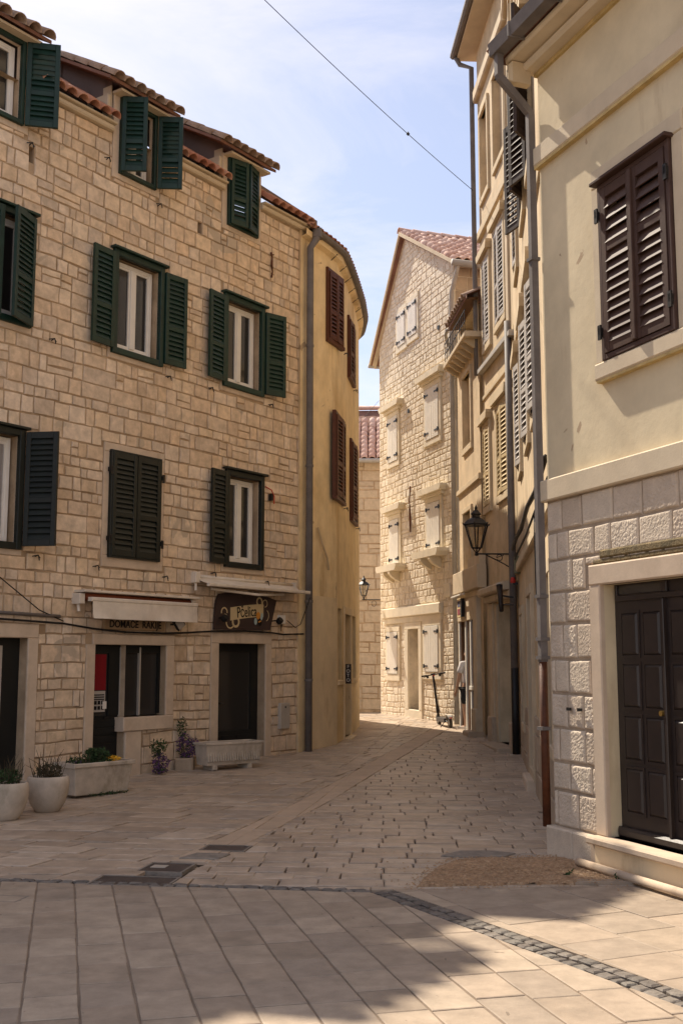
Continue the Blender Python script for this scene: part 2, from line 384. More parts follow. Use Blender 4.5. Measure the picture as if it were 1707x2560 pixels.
WARP = [0]
def warp(u, z): return WARP[0]*(noise.noise(Vector((u*.5, 3.1, z*.6)))+.6*noise.noise(Vector((u*1.7, 9.1, z*1.3))))
def stone_into(mb, u0, u1, z0, z1, proud, jit, bev, rnd, fine=0):
    j = lambda: U(-jit, jit)
    c = [(u0+abs(j())+.15*jit, z0+abs(j())+.15*jit), (u1-abs(j())-.15*jit, z0+abs(j())+.15*jit), (u1-abs(j())-.15*jit, z1-abs(j())-.15*jit), (u0+abs(j())+.15*jit, z1-abs(j())-.15*jit)]
    c = [(x, z+warp(x, z)) for x, z in c]
    if fine:                                              # hammered face: a displaced grid
        nx, nz = max(4, int((u1-u0)/fine)), max(4, int((z1-z0)/fine))
        vs = []; fs = []
        sd = U(0, 50)
        rough = U(.25, .95)
        for k in range(nz+1):
            for i in range(nx+1):
                a, b = i/nx, k/nz
                x = (c[0][0]*(1-a)+c[1][0]*a)*(1-b) + (c[3][0]*(1-a)+c[2][0]*a)*b
                z = (c[0][1]*(1-a)+c[1][1]*a)*(1-b) + (c[3][1]*(1-a)+c[2][1]*a)*b
                e = min(a*(u1-u0), (1-a)*(u1-u0), b*(z1-z0), (1-b)*(z1-z0))
                h = .35 if e <= 1e-6 else min(1, .80+.20*min(1, e/.02))
                q = Vector((x*44, sd, z*44))
                d = .62*noise.noise(q) + .38*noise.noise(q*2.3)
                vs.append((x, -proud*h - d*.0085*rough*(0 if e <= 1e-6 else 1), z))
        for k in range(nz):
            for i in range(nx):
                a = k*(nx+1)+i
                fs.append((a, a+1, a+nx+2, a+nx+1))
        n = len(vs)
        ring = [i for i in range(nx+1)] + [k*(nx+1)+nx for k in range(1, nz+1)] + [nz*(nx+1)+i for i in range(nx-1, -1, -1)] + [k*(nx+1) for k in range(nz-1, 0, -1)]
        for i in ring: vs.append((vs[i][0], .01, vs[i][2]))
        m = len(ring)
        for k in range(m): fs.append((n+k, n+(k+1) % m, ring[(k+1) % m], ring[k]))
        mb.add(vs, fs, rnd)
        return
    ring = []
    for k in range(4):
        a, b = c[k], c[(k+1) % 4]
        ring += [a, ((a[0]+b[0])/2 + j()*.6, (a[1]+b[1])/2 + j()*.6)]
    cx, cz = (u0+u1)/2, sum(q[1] for q in ring)/8
    ins = []
    for x, z in ring:
        dx, dz = x-cx, z-cz
        ins.append((x - math.copysign(min(bev, abs(dx)*.4), dx) if abs(dx) > .02 else x, z - math.copysign(min(bev, abs(dz)*.4), dz) if abs(dz) > .02 else z))
    p = proud*U(.75, 1.25)
    tx, tz = U(-.15, .15), U(-.15, .15)
    vs = [(x, .012, z) for x, z in ring] + [(x, -p*.55, z) for x, z in ring] + [(x, -p*(1+tx*(x-cx)/max(.05, u1-u0)+tz*(z-cz)/max(.05, z1-z0)), z) for x, z in ins]
    fs = [tuple(range(16, 24))]
    for k in range(8):
        q = (k+1) % 8
        fs += [(k, q, 8+q, 8+k), (8+k, 8+q, 16+q, 16+k)]
    mb.add(vs, fs, rnd)

def masonry(house, u0, u1, z0, z1, ops, mt, ch, cw, proud=.02, gap=.008, B=None, inside=None, cap=300, jit=.008, bev=.012, name='stone', fine=0, courses=None, split=0, wob=0):
    """laid courses of stones; the largest in view become parts, the rest one joined part"""
    out = []
    WARP[0] = wob
    W = FR[house.name] @ (B if B is not None else Matrix())
    zs = courses
    if not zs:
        zs = [z0]
        while zs[-1] < z1-.06: zs.append(min(z1, zs[-1]+U(*ch)))
    for a, b in zip(zs, zs[1:]):
        x = u0 - U(0, cw[0])
        h = b-a
        while x < u1:
            w = U(*cw)*(h/ch[0] if U(0, 1) < .15 else 1)
            r = [max(u0, x), min(u1, x+w), a, b]
            x += w
            ok = r[1]-r[0] > .05
            for o in ops:
                if not ok: break
                if r[0] < o[1] and r[1] > o[0] and r[2] < o[3] and r[3] > o[2]:
                    fz = (min(r[3], o[3]) - max(r[2], o[2]))/(r[3]-r[2])
                    fx = (min(r[1], o[1]) - max(r[0], o[0]))/(r[1]-r[0])
                    if fz > .995 and fx > .995: ok = False
                    elif fz >= fx:
                        l, rr = o[0]-r[0], r[1]-o[1]
                        if l >= rr: r[1] = o[0]
                        else: r[0] = o[1]
                    else:
                        l, rr = o[2]-r[2], r[3]-o[3]
                        if l >= rr: r[3] = o[2]
                        else: r[2] = o[3]
                    if ok: ok = r[1]-r[0] > .045 and r[3]-r[2] > .035
            if not ok or (inside and not inside(*r)): continue
            m = r[2]+(r[3]-r[2])*U(.38, .62)
            for rr in (([r[0], r[1], r[2], m], [r[0], r[1], m, r[3]]) if split and U(0, 1) < split and r[3]-r[2] > .16 else (r,)):
                c = W @ Vector(((rr[0]+rr[1])/2, 0, (rr[2]+rr[3])/2))
                out.append((weight(c, (rr[1]-rr[0])*(rr[3]-rr[2])), rr))
    out.sort(key=lambda q: -q[0])
    rest = MB()
    nm = 0
    for i, (wt, r) in enumerate(out):
        a = (r[0]+gap/2, r[1]-gap/2, r[2]+gap/2, r[3]-gap/2)
        if i < cap and wt > 0:
            mb = MB()
            stone_into(mb, *a, proud, jit, bev, RN.random(), fine)
            mb.build(name, mt, house, B)
        else:
            stone_into(rest, *a, proud, jit, bev, RN.random(), fine)
            nm += 1
    if nm: rest.build('masonry', mt, house, B, 'stuff')

def surround(F, u0, u1, z0, z1, w, mt, proud=.03, sill=.12, lint=None, ears=0, bot=True, spro=None):
    h, B = F
    lint = lint or w
    MB().cbox(u0-w-ears, u1+w+ears, -proud, .05, z1, z1+lint, .008).build('lintel', mt, h, B)
    for a, b in ((u0-w, u0), (u1, u1+w)):
        MB().cbox(a, b, -proud+.003, .05, z0, z1, .008).build('jamb', mt, h, B)
    if bot:
        MB().cbox(u0-w-ears, u1+w+ears, -(spro or proud), .05, z0-sill, z0, .01).build('sill', mt, h, B)

SLAT = {}
def shutter(F, u, z0, z1, w, phi, mt, y=-.05, split=.4, pitch=.066, joined=False, flap=0):
    """louvred leaf hinged at u; phi = 0 points along the wall, -90 straight out of it"""
    h, B = F
    B = B if B is not None else Matrix()
    M = B @ T(u, y, 0) @ RZ(radians(phi))
    st, rl = min(.065, w*.17), .085
    zm = z0 + (z1-z0)*split
    mb = MB()
    for a, b in ((0, st), (w-st, w)): mb.cbox(a, b, -.022, .022, z0, z1, .004)
    for a, b in ((z0, z0+rl), (z1-rl, z1), (zm-.035, zm+.035)): mb.cbox(st, w-st, -.019, .019, a, b, .003)
    o = mb.build('shutter', mt, h, M)
    tl = 67 if cos(radians(phi)) >= 0 else -67
    key = (round(w, 3), mt.name, pitch, tl)
    if key not in SLAT:
        s = MB().box(st-.01, w-st+.01, -pitch*.70, pitch*.70, -.0045, .0045, M=RX(radians(tl)))
        SLAT[key] = s.mesh('slat', mt)
    jm = MB()
    for a, b in ((z0+rl, zm-.035), (zm+.035, z1-rl)):
        n = max(1, int((b-a)/pitch))
        for k in range(n):
            zz = a + (b-a)*(k+.5)/n
            if joined: jm.box(st-.01, w-st+.01, -pitch*.62, pitch*.62, -.004, .004, M=T(0, 0, zz) @ RX(radians(tl*.92)))
            else: place('slat', SLAT[key], o, T(0, 0, zz))
    if joined: jm.build('louvre_slats', mt, o, None, 'stuff')
    return o

def window(F, u0, u1, z0, z1, y=.12, mt=None, fw=.06, mull=True, pane=None, curtain=None, tilt=0):
    h, B = F
    mt = mt or m_white
    mb = MB()
    mb.cbox(u0, u0+fw, y-.03, y+.04, z0, z1, .006).cbox(u1-fw, u1, y-.03, y+.04, z0, z1, .006)
    mb.cbox(u0+fw, u1-fw, y-.028, y+.04, z1-fw, z1, .006).cbox(u0+fw, u1-fw, y-.028, y+.04, z0, z0+fw, .006)
    c = (u0+u1)/2
    if mull: mb.cbox(c-.045, c+.045, y-.035, y+.038, z0+fw, z1-fw, .006)
    f = mb.build('window_frame', mt, h, B)
    for a, b in (((u0+fw, c-.045), (c+.045, u1-fw)) if mull else ((u0+fw, u1-fw),)):
        s = .03
        if mull:
            q = MB()
            q.box(a, a+s, y-.02, y+.02, z0+fw, z1-fw).box(b-s, b, y-.02, y+.02, z0+fw, z1-fw).box(a+s, b-s, y-.018, y+.02, z0+fw, z0+fw+s).box(a+s, b-s, y-.018, y+.02, z1-fw-s, z1-fw)
            q.build('sash', mt, f)
        MB().box(a+s*.5, b-s*.5, y+.004, y+.012, z0+fw, z1-fw).build('pane', pane or m_glass, f)
        if curtain:
            cm = MB()
            n = 9
            for k in range(n):
                x = a + (b-a)*k/n
                cm.box(x, x+(b-a)/n*.8, y-.008, y+.002, z0+fw+.02, z1-fw-.02)
            cm.build('curtain', curtain, f)
    return f

def casing(F, u0, u1, z0, z1, w, mt, y0=-.075, y1=-.005, drip=True):
    h, B = F
    mb = MB()
    mb.cbox(u0-w, u0, y0, y1, z0-w, z1+w, .006).cbox(u1, u1+w, y0, y1, z0-w, z1+w, .006)
    mb.cbox(u0, u1, y0+.002, y1, z0-w, z0, .006).cbox(u0, u1, y0+.002, y1, z1, z1+w, .006)
    if drip: mb.cbox(u0-w-.04, u1+w+.04, y0-.05, y1, z1+w, z1+w+.035, .006)
    return mb.build('window_casing', mt, h, B)

def hook(F, u, z, mt=None):
    h, B = F
    MB().tube([(u-.07, -.05, z), (u, -.07, z+.02), (u+.05, -.05, z-.01)], .008, 5).tube([(u, 0, z), (u, -.08, z+.02), (u+.01, -.09, z-.05)], .008, 5).build('shutter_hook', mt or m_iron, h, B)

def hinge(F, u, z, s=1):
    h, B = F
    MB().box(u-.012, u+.012, -.1, 0, z-.01, z+.05).box(u-.02, u+.02, -.1, -.085, z-.05, z+.07).build('hinge_pin', m_iron, h, B)

TM = {}
def tile_mesh(mt, r, l):
    k = (mt.name, r, l)
    if k not in TM:
        n = 7
        vs = []; fs = []
        for y, q, t in ((-.02, r, 0), (l, r*.80, 0)):
            for rr in (q, q-.014):
                for i in range(n+1):
                    a = pi*i/n
                    vs.append((rr*cos(a), y, rr*sin(a)))
        m = n+1
        for i in range(n):
            fs += [(i, 2*m+i, 2*m+i+1, i+1), (m+i, m+i+1, 3*m+i+1, 3*m+i), (i, i+1, m+i+1, m+i)]
        mb = MB().add(vs, fs, .5)
        TM[k] = mb.mesh('roof_tile', mt, True)
    return TM[k]

def tiles(roof, M, ncol, nrow, mt, w=.2, l=.33, r=.098, skip=None, cap=300):
    me = tile_mesh(mt, r, l+.06)
    n = 0
    for j in range(nrow):
        for i in range(ncol):
            x = (i+.5)*w
            if skip and skip(x, j): continue
            n += 1
            if n > cap: return
            place('roof_tile', me, roof, M @ T(x+U(-.008, .008), j*l+U(-.012, .012), .0+U(-.004, .006)) @ RX(radians(2.2+U(-.6, .6))) @ RZ(radians(U(-1.5, 1.5))))

def slope(house_pts):
    """matrix with local x along the eave, y up the slope, z the roof normal"""
    o, xa, ya = [Vector(p) for p in house_pts]
    x = xa.normalized(); y = ya.normalized(); z = x.cross(y)
    return Matrix(((x.x, y.x, z.x, o.x), (x.y, y.y, z.y, o.y), (x.z, y.z, z.z, o.z), (0, 0, 0, 1)))

def text(s, size, mt, parent, B, name='lettering', ext=.002, sx=1.0, bold=0.0):
    cu = bpy.data.curves.new(name, 'FONT')
    cu.body = s; cu.size = size; cu.extrude = ext; cu.align_x = 'CENTER'; cu.align_y = 'CENTER'; cu.offset = bold
    o = bpy.data.objects.new(name, cu)
    COL.objects.link(o)
    dg = bpy.context.evaluated_depsgraph_get()
    me = bpy.data.meshes.new_from_object(o.evaluated_get(dg))
    bpy.data.objects.remove(o)
    me.materials.clear(); me.materials.append(mt)
    return place(name, me, parent, B @ RX(pi/2) @ Matrix.Diagonal((sx, 1, 1, 1)))

# ------------------------------------------------------------------ ground
def halfplane(a, b):                                      # keeps the left side of a -> b
    n = Vector((-(b[1]-a[1]), b[0]-a[0])).normalized()
    return (n.x, n.y, n.x*a[0]+n.y*a[1])

def clip(poly, hps):
    for nx, ny, c in hps:
        out = []
        for i, p in enumerate(poly):
            q = poly[(i+1) % len(poly)]
            dp, dq = nx*p[0]+ny*p[1]-c, nx*q[0]+ny*q[1]-c
            if dp >= 0: out.append(p)
            if (dp >= 0) != (dq >= 0):
                t = dp/(dp-dq)
                out.append((p[0]+(q[0]-p[0])*t, p[1]+(q[1]-p[1])*t))
        poly = out
        if len(poly) < 3: return []
    return poly

def minus(poly, hole):                                     # polygon less a convex counter-clockwise hole
    out = []; cur = poly
    for i, a in enumerate(hole):
        b = hole[(i+1) % len(hole)]
        p = clip(cur, [halfplane(b, a)])
        if len(p) > 2 and area2(p) > .003: out.append(p)
        cur = clip(cur, [halfplane(a, b)])
        if len(cur) < 3: break
    return out

def area2(p): return .5*abs(sum(p[i][0]*p[(i+1) % len(p)][1]-p[(i+1) % len(p)][0]*p[i][1] for i in range(len(p))))

def paver_into(mb, poly, top, bev, rnd, tilt=.0):
    cx = sum(p[0] for p in poly)/len(poly); cy = sum(p[1] for p in poly)/len(poly)
    tx, ty = U(-tilt, tilt), U(-tilt, tilt)
    n = len(poly)
    zz = lambda x, y: g(y)+top+tx*(x-cx)+ty*(y-cy)
    ins = []
    for x, y in poly:
        d = math.hypot(x-cx, y-cy)
        k = max(.5, 1-bev*1.4/max(d, .02))
        ins.append((cx+(x-cx)*k, cy+(y-cy)*k))
    vs = [(x, y, zz(x, y)-.03) for x, y in poly] + [(x, y, zz(x, y)-bev*.6) for x, y in poly] + [(x, y, zz(x, y)) for x, y in ins]
    fs = [tuple(range(2*n, 3*n))]
    for k in range(n):
        j = (k+1) % n
        fs += [(k, j, n+j, n+k), (n+k, n+j, 2*n+j, 2*n+k)]
    mb.add(vs, fs, rnd)

def orient(p):
    s = sum(p[i][0]*p[(i+1) % len(p)][1]-p[(i+1) % len(p)][0]*p[i][1] for i in range(len(p)))
    return p if s > 0 else p[::-1]

def paving(name, bedmat, org, ang, srange, trange, row, ln, hps, mt, gap=.012, rgap=None, cap=300, skip=None, depth=.024, top=0.0, bev=.006, jit=.006, tilt=.006, lift=.004, piece='paver', shear=0, bond=True, holes=()):
    ca, sa = cos(ang), sin(ang)
    W = lambda s, t: (org[0]+ca*s-sa*t+shear*t*ca, org[1]+sa*s+ca*t+shear*t*sa)
    bed = MB()
    t = trange[0]
    while t < trange[1]:
        s = srange[0]
        while s < srange[1]:
            p = clip([W(s, t), W(s+1, t), W(s+1, t+.5), W(s, t+.5)], hps)
            if len(p) > 2:
                p = orient(p)
                bed.add([(x, y, g(y)-depth) for x, y in p], [tuple(range(len(p)))], .5)
            s += 1
        t += .5
    root = bed.build(name, bedmat, None, None, 'structure')
    out = []
    t = trange[0]
    while t < trange[1]:
        h = U(*row) if isinstance(row, tuple) else row
        s = srange[0]-U(0, ln[1])
        while s < srange[1]:
            l = U(*ln)
            j = lambda: U(-jit, jit)
            e = gap/2*U(.6, 1.5) if bond else gap/2
            f = (rgap or gap)/2
            q = [W(s+e+j(), t+f+j()), W(s+l*.5, t+f+j()), W(s+l-e+j(), t+f+j()), W(s+l-e+j(), t+h-f+j()), W(s+l*.5, t+h-f+j()), W(s+e+j(), t+h-f+j())]
            s += l
            q = clip(q, hps)
            if len(q) < 3 or area2(q) < .004: continue
            qs = [q]
            for hl in holes: qs = [r for p in qs for r in minus(p, hl)]
            for q in qs:
              cx = sum(p[0] for p in q)/len(q); cy = sum(p[1] for p in q)/len(q)
              if skip and skip(cx, cy): continue
              v = view(Vector((cx, cy, g(cy))))
              wt = weight(Vector((cx, cy, g(cy))), area2(q))/max(1, v[2]) if v else 0
              if wt == 0 and (not v or abs(v[0]-853) > 1500): continue
              out.append((wt, orient(q)))
        t += h
    out.sort(key=lambda q: -q[0])
    rest = MB(); k = 0
    for i, (wt, q) in enumerate(out):
        tp = top+U(-lift, lift)
        if i < cap and wt > 0:
            mb = MB(); paver_into(mb, q, tp, bev, RN.random(), tilt)
            mb.build(piece, mt, root)
        else:
            paver_into(rest, q, tp, bev, RN.random(), tilt); k += 1
    if k: rest.build('distant_'+piece+'s', mt, root, None, 'stuff')
    return root

mb = MB()
ys = [-60, 0, 6, 12.5, 13, 13.5, 16, 20, 24, 25, 26, 27, 28, 29, 30, 32, 34, 40, 60, 160]
for a, b in zip(ys, ys[1:]):
    mb.add([(-150, a, g(a)-.045), (150, a, g(a)-.045), (150, b, g(b)-.045), (-150, b, g(b)-.045)], [(0, 1, 2, 3)], .5)
mb.build('ground', m_ground, None, None, 'structure')

K = (.21, 8.06)                                            # where the cobble strip turns
A0 = (-7, K[1]+7.21*.148)
A1 = (1.59+.53*1.5, 5.45-1.0*1.5)
d1 = Vector((K[0]-A0[0], K[1]-A0[1])).normalized(); d2 = Vector((A1[0]-K[0], A1[1]-K[1])).normalized()
n1 = Vector((-d1.y, d1.x)); n2 = Vector((-d2.y, d2.x))
W1, W2 = .11, .19                                          # widths of the two runs of the strip
off = lambda p, n, d: (p[0]+n.x*d, p[1]+n.y*d)
A_near = halfplane(off(K, n1, 0), off(A0, n1, 0))          # below run one
A_left = halfplane(off(A1, n2, 0), off(K, n2, 0))          # left of run two
B_right = halfplane(off(K, n2, W2), off(A1, n2, W2))
C_up = halfplane(off(A0, n1, W1), off(K, n1, W1))
line3 = ((.21, 8.17), (2.4, 8.32))
B_low = halfplane((line3[1][0], line3[1][1]), line3[0])
C_up3 = halfplane(*line3)

paving('plaza_paving', m_bed_plaza, (-.6, 5), radians(90+13.8), (-3, 6), (-4.5, 3.9), .263, (.34, .48), [A_near, A_left], m_slab, gap=.008, rgap=.012, depth=.006, bond=False, piece='slab', jit=.003, tilt=.002, lift=.002, bev=.005)
paving('corner_paving', m_bed_plaza, (1.2, 6), radians(90+24.5), (-3.5, 4), (-3, 3), .45, (.34, .60), [B_right, B_low], m_slab, gap=.006, rgap=.007, depth=.006, bond=False, piece='slab', jit=.002, tilt=.0015, lift=.0015, bev=.004)

# channel of long stones running up the alley
CH0, CH1 = Vector((-1.06, 10.0)), Vector((.93, 18.45))
cdir = (CH1-CH0).normalized(); cn = Vector((-cdir.y, cdir.x))
CW = .17
cl0, cl1 = CH0+cn*CW, CH1+cn*CW; cr0, cr1 = CH0-cn*CW, CH1-cn*CW
ch_left = halfplane(tuple(cl0), tuple(cl1)); ch_right = halfplane(tuple(cr1), tuple(cr0))
GRAV = [(.50, 8.19), (.60, 8.62), (.72, 9.0), (.92, 9.36), (1.25, 9.42), (1.85, 9.50), (2.15, 9.15), (2.33, 8.62), (2.2, 8.34), (1.2, 8.26)]
def in_poly(x, y, P):
    c = False
    for i, p in enumerate(P):
        q = P[i-1]
        if (p[1] > y) != (q[1] > y) and x < (q[0]-p[0])*(y-p[1])/(q[1]-p[1])+p[0]: c = not c
    return c
COVERS = [((-1.53, 8.48), .57, .33, -.15), ((-1.37, 9.02), .33, .35, -.16), ((-1.0, 9.94), .36, .26, -.16)]
HOLES_C = []
for c_, w_, d_, a_ in COVERS:
    HOLES_C.append([(c_[0]+cos(a_)*x-sin(a_)*y, c_[1]+sin(a_)*x+cos(a_)*y) for x, y in ((-w_/2-.024, -d_/2-.024), (w_/2+.024, -d_/2-.024), (w_/2+.024, d_/2+.024), (-w_/2-.024, d_/2+.024))])
def skip_c(x, y):
    return in_poly((x-1.4)*1.16+1.4, (y-8.85)*1.22+8.85, GRAV) or (x > 2.0 + max(0, (y-9.6))*.12 and y < 18.5)
paving('alley_paving', m_bed_alley, (0, 8), radians(-2.5), (-3, 5), (-1, 26), (.19, .29), (.24, .50), [C_up, C_up3, ch_right], m_paver, gap=.010, rgap=.020, skip=skip_c, bev=.008, jit=.006, lift=.004, tilt=.008, cap=300, holes=HOLES_C)
paving('side_paving', m_bed_alley, (0, 8), radians(-7), (-9, 5), (-2, 20), (.26, .36), (.38, .75), [C_up, ch_left], m_paver, gap=.016, skip=lambda x, y: skip_c(x, y) or (y < 18.7 and (x+.65)*.819-(y-18.69)*.5736 < -.25), bev=.008, jit=.007, rgap=.022, lift=.004, tilt=.008, shear=.25, holes=HOLES_C)
paving('channel_paving', m_bed_alley, tuple(CH0), atan2(cdir.y, cdir.x), (-.6, 19), (-CW, CW-.01), CW*2, (.75, 1.2), [C_up], m_channel, gap=.014, holes=HOLES_C, piece='channel_stone', bev=.007, lift=.003, tilt=.004, skip=skip_c)

# cobble strip
strip = MB().add([(*off(A0, n1, 0), -.022), (*off(K, n1, 0), -.022), (*off(A1, n2, 0), -.022), (*off(A1, n2, W2), -.022), (*off(K, n2, W2), -.022), (*off(A0, n1, W1), -.022)], [(0, 1, 4, 5), (1, 2, 3, 4)], .5).build('cobble_strip', m_bed_plaza, None, None, 'structure')
def cobbles(p0, p1, n, w, rows, lo, hi):
    L = (Vector(p1)-Vector(p0)).length; d = (Vector(p1)-Vector(p0)).normalized()
    for r in range(rows):
        s = U(0, .04)
        while s < L-.05:
            l = U(lo, hi)
            a, b = w*r/rows+.006, w*(r+1)/rows-.006
            P = Vector(p0)
            c = lambda s_, t_: (P.x+d.x*s_+n.x*t_+U(-.006, .006), P.y+d.y*s_+n.y*t_+U(-.006, .006))
            q = orient([c(s, a+U(0, .012)), c(s+l/2, a), c(s+l-.014, a+U(0, .012)), c(s+l-.014, b-U(0, .012)), c(s+l/2, b), c(s, b-U(0, .012))])
            mb = MB(); paver_into(mb, q, U(0, .008), .012, RN.random(), .05)
            mb.build('cobble', m_cobble, strip)
            s += l
cobbles((-3.6, K[1]+3.81*.148), K, n1, W1, 2, .08, .14)
cobbles(K, A1, n2, W2, 2, .07, .115)

# covers, patches
def cover(c, w, d, a, label, name='manhole_cover', mt=None):
    o = empty(name, (c[0], c[1], g(c[1])), a, label, 'manhole cover', 'iron covers in the street')
    MB().box(-w/2-.02, w/2+.02, -d/2-.02, -d/2-.002, -.03, .002).box(-w/2-.02, w/2+.02, d/2+.002, d/2+.02, -.03, .002).box(-w/2-.02, -w/2-.002, -d/2-.002, d/2+.002, -.03, .002).box(w/2+.002, w/2+.02, -d/2-.002, d/2+.002, -.03, .002).build('rim', m_concrete, o)
    MB().cbox(-w/2, w/2, .002, .02, -d/2, d/2, .003, M=RX(-pi/2)).build('plate', mt or m_cover, o)
    return o
cover(*COVERS[0], 'largest dark iron cover, right behind the cobble strip')
oc = cover(*COVERS[1], 'dark iron cover with a pale plate, middle one of three')
MB().box(-.13, -.01, -.02, .09, -.004, .0015).build('pale_plate', m_plastic, oc)
cover(*COVERS[2], 'smallest dark iron cover, at the foot of the stone channel')
cover((-2.33, 7.86), .30, .17, -.2, 'dark iron cover in the pale slabs at the left edge')
mb = MB()
q = [(.82, 9.50), (1.02, 9.43), (1.35, 9.48), (1.46, 9.62), (1.28, 9.74), (1.0, 9.74)]
paver_into(mb, q, .013, .01, .5)
props(mb.build('concrete_patch', m_concrete), 'dark grey concrete patch at the far edge of the brown gravel', 'patch')
mb = MB()
paver_into(mb, [(-1.33, 9.40), (-1.0, 9.36), (-.93, 9.60), (-1.22, 9.64)], .012, .01, .5)
props(mb.build('concrete_patch', m_concrete), 'small grey concrete patch between the two iron covers', 'patch')
gm = MB()
gv = []
x0, x1, y0, y1 = .4, 2.4, 8.15, 9.6
st = .022
nx, ny = int((x1-x0)/st), int((y1-y0)/st)
idx = {}
for j in range(ny+1):
    for i in range(nx+1):
        x, y = x0+i*st, y0+j*st
        if in_poly(x+.06*noise.noise(Vector((x*4, y*4, 0))), y+.06*noise.noise(Vector((x*4, y*4, 5))), GRAV):
            idx[i, j] = len(gv)
            gv.append((x+U(-.008, .008), y+U(-.008, .008), (.014+.007*noise.noise(Vector((x*3, y*3, 1)))+U(-.003, .004)) if in_poly((x-1.4)*1.05+1.4, (y-8.85)*1.09+8.85, GRAV) else -.010))
for (i, j) in idx:
    k = [(i, j), (i+1, j), (i+1, j+1), (i, j+1)]
    if all(q in idx for q in k):
        gm.f.append(tuple(idx[q] for q in k)); gm.r.append(RN.random())
gm.v = gv
gb = gm.build('gravel_patch', m_gravel, None, None, 'stuff', True)
props(gb, 'patch of brown gravel in front of the corner house', 'gravel')
pm = MB()
for _ in range(5200):
    x, y = U(x0-.15, x1), U(y0-.12, y1+.1)
    if not in_poly(x, y, GRAV) and U(0, 1) > (.5 if in_poly((x-1.4)*.92+1.4, (y-8.85)*.9+8.85, GRAV) else .05): continue
    s = U(.004, .011)
    c = Vector((x, y, .016 if in_poly(x, y, GRAV) else .006))
    vs = [c+Vector((s*U(.7, 1.2)*a, s*U(.7, 1.2)*b, s*U(.4, .9)*z_)) for a, b, z_ in ((1, 0, 0), (0, 1, 0), (-1, 0, 0), (0, -1, 0), (0, 0, 1))]
    pm.add(vs, [(0, 1, 4), (1, 2, 4), (2, 3, 4), (3, 0, 4)])
pm.build('pebbles', m_gravel, gb, None, 'stuff')
for k, (px, py, w, d) in enumerate(((1.98, 8.42, .55, .05), (1.90, 8.34, .42, .035), (2.33, 8.48, .3, .06))):
    mb = MB(); paver_into(mb, [(px-w/2, py-d/2+U(-.01, .01)), (px+w/2, py-d/2), (px+w/2-.03, py+d/2), (px-w/2+.02, py+d/2)], .018+.004*k, .006, .7)
    props(mb.build('loose_slab', m_slab), ['longest pale stone strip lying on the gravel edge', 'shorter pale stone strip in front of the longest one', 'small pale stone strip beside the doorstep'][k], 'slab', 'stone strips at the gravel edge')

def house(name, p, yaw, label):
    return empty(name, (p[0], p[1], 0), pi/2-radians(yaw), label, 'house')

# ================================================================== stone house on the left
H = house('stone_house', (-.65, 18.69), 35, 'three-storey pale stone house with green and black louvred shutters and dormers')
F = (H, None)
W2F = [(-6.85, -5.98, 5.93, 7.26), (-4.41, -3.58, 5.95, 7.28), (-2.06, -1.23, 5.96, 7.29)]
W1F = [(-6.80, -6.00, 3.07, 4.42), (-4.42, -3.50, 3.04, 4.47), (-1.97, -1.21, 3.13, 4.48)]
WD = [(-7.0, -6.2, 8.56, 9.60), (-4.38, -3.77, 8.56, 9.60), (-2.03, -1.40, 8.58, 9.60)]
DOORS = [(-4.60, -4.03, .02, 1.83), (-4.03, -3.25, .85, 1.83), (-2.12, -1.0, .12, 1.88), (-7.0, -5.72, .06, 1.895)]
HOLES = [(-5.99, -5.91, 8.08, 8.30), (-2.74, -2.65, 8.18, 8.36)]
DORM = [(-7.28, -5.90), (-4.86, -3.44), (-2.54, -1.14)]
DW = [(-7.15, -6.05), (-4.58, -3.58), (-2.19, -1.26)]        # dormer fronts
wall(H, 'wall', [(-14, 0), (0, 0)], -.3, 9.12, [o+(.16,) for o in W2F+W1F] + [(o[0], o[1], o[2], 9.12, .16) for o in WD] + [o+(.2,) for o in DOORS] + [o+(.3,) for o in HOLES], m_mortar)
wall(H, 'end_wall', [(-14, 8), (-14, 0)], -.3, 9.2, [], m_mortar, s0=0)
wall(H, 'back_wall', [(0, 8), (-14, 8)], -.3, 9.2, [], m_mortar, s0=0)
wall(H, 'party_wall', [(0, .02), (0, 8)], -.3, 9.1, [], m_mortar, s0=0)
FRM = []                                                      # zones taken by dressed surrounds
for o in W2F+W1F: FRM.append((o[0]-.13, o[1]+.13, o[2]-.17, o[3]+.13))
for o in WD: FRM.append((o[0]-.17, o[1]+.17, o[2]-.14, 9.3))
FRM += [(-4.76, -3.09, 1.80, 1.98), (-4.76, -4.58, 0, 1.83), (-4.6, -4.03, 0, 1.83), (-4.07, -3.10, .66, 1.83), (-4.04, -3.70, 0, .66), (-2.30, -.85, .0, 2.04), (-7.3, -5.56, 0, 2.07)]
masonry(H, -9.0, -.04, .0, 9.05, FRM+HOLES, m_stone, (.125, .245), (.11, .34), proud=.016, gap=.005, jit=.012, bev=.006, cap=300, split=.08, wob=.03)
for i, o in enumerate(W2F+W1F): surround(F, *o, .125, m_smooth, .024, sill=.16, lint=.125)
for o in WD:
    for a, b in ((o[0]-.17, o[0]), (o[1], o[1]+.17)): MB().cbox(a, b, -.024, .05, o[2]-.14, 9.7, .008).build('jamb', m_smooth, H)
    MB().cbox(o[0], o[1], -.022, .05, o[2]-.14, o[2], .008).build('sill', m_smooth, H)
    MB().cbox(o[0], o[1], -.022, .05, o[3], 9.7, .008).build('lintel', m_smooth, H)
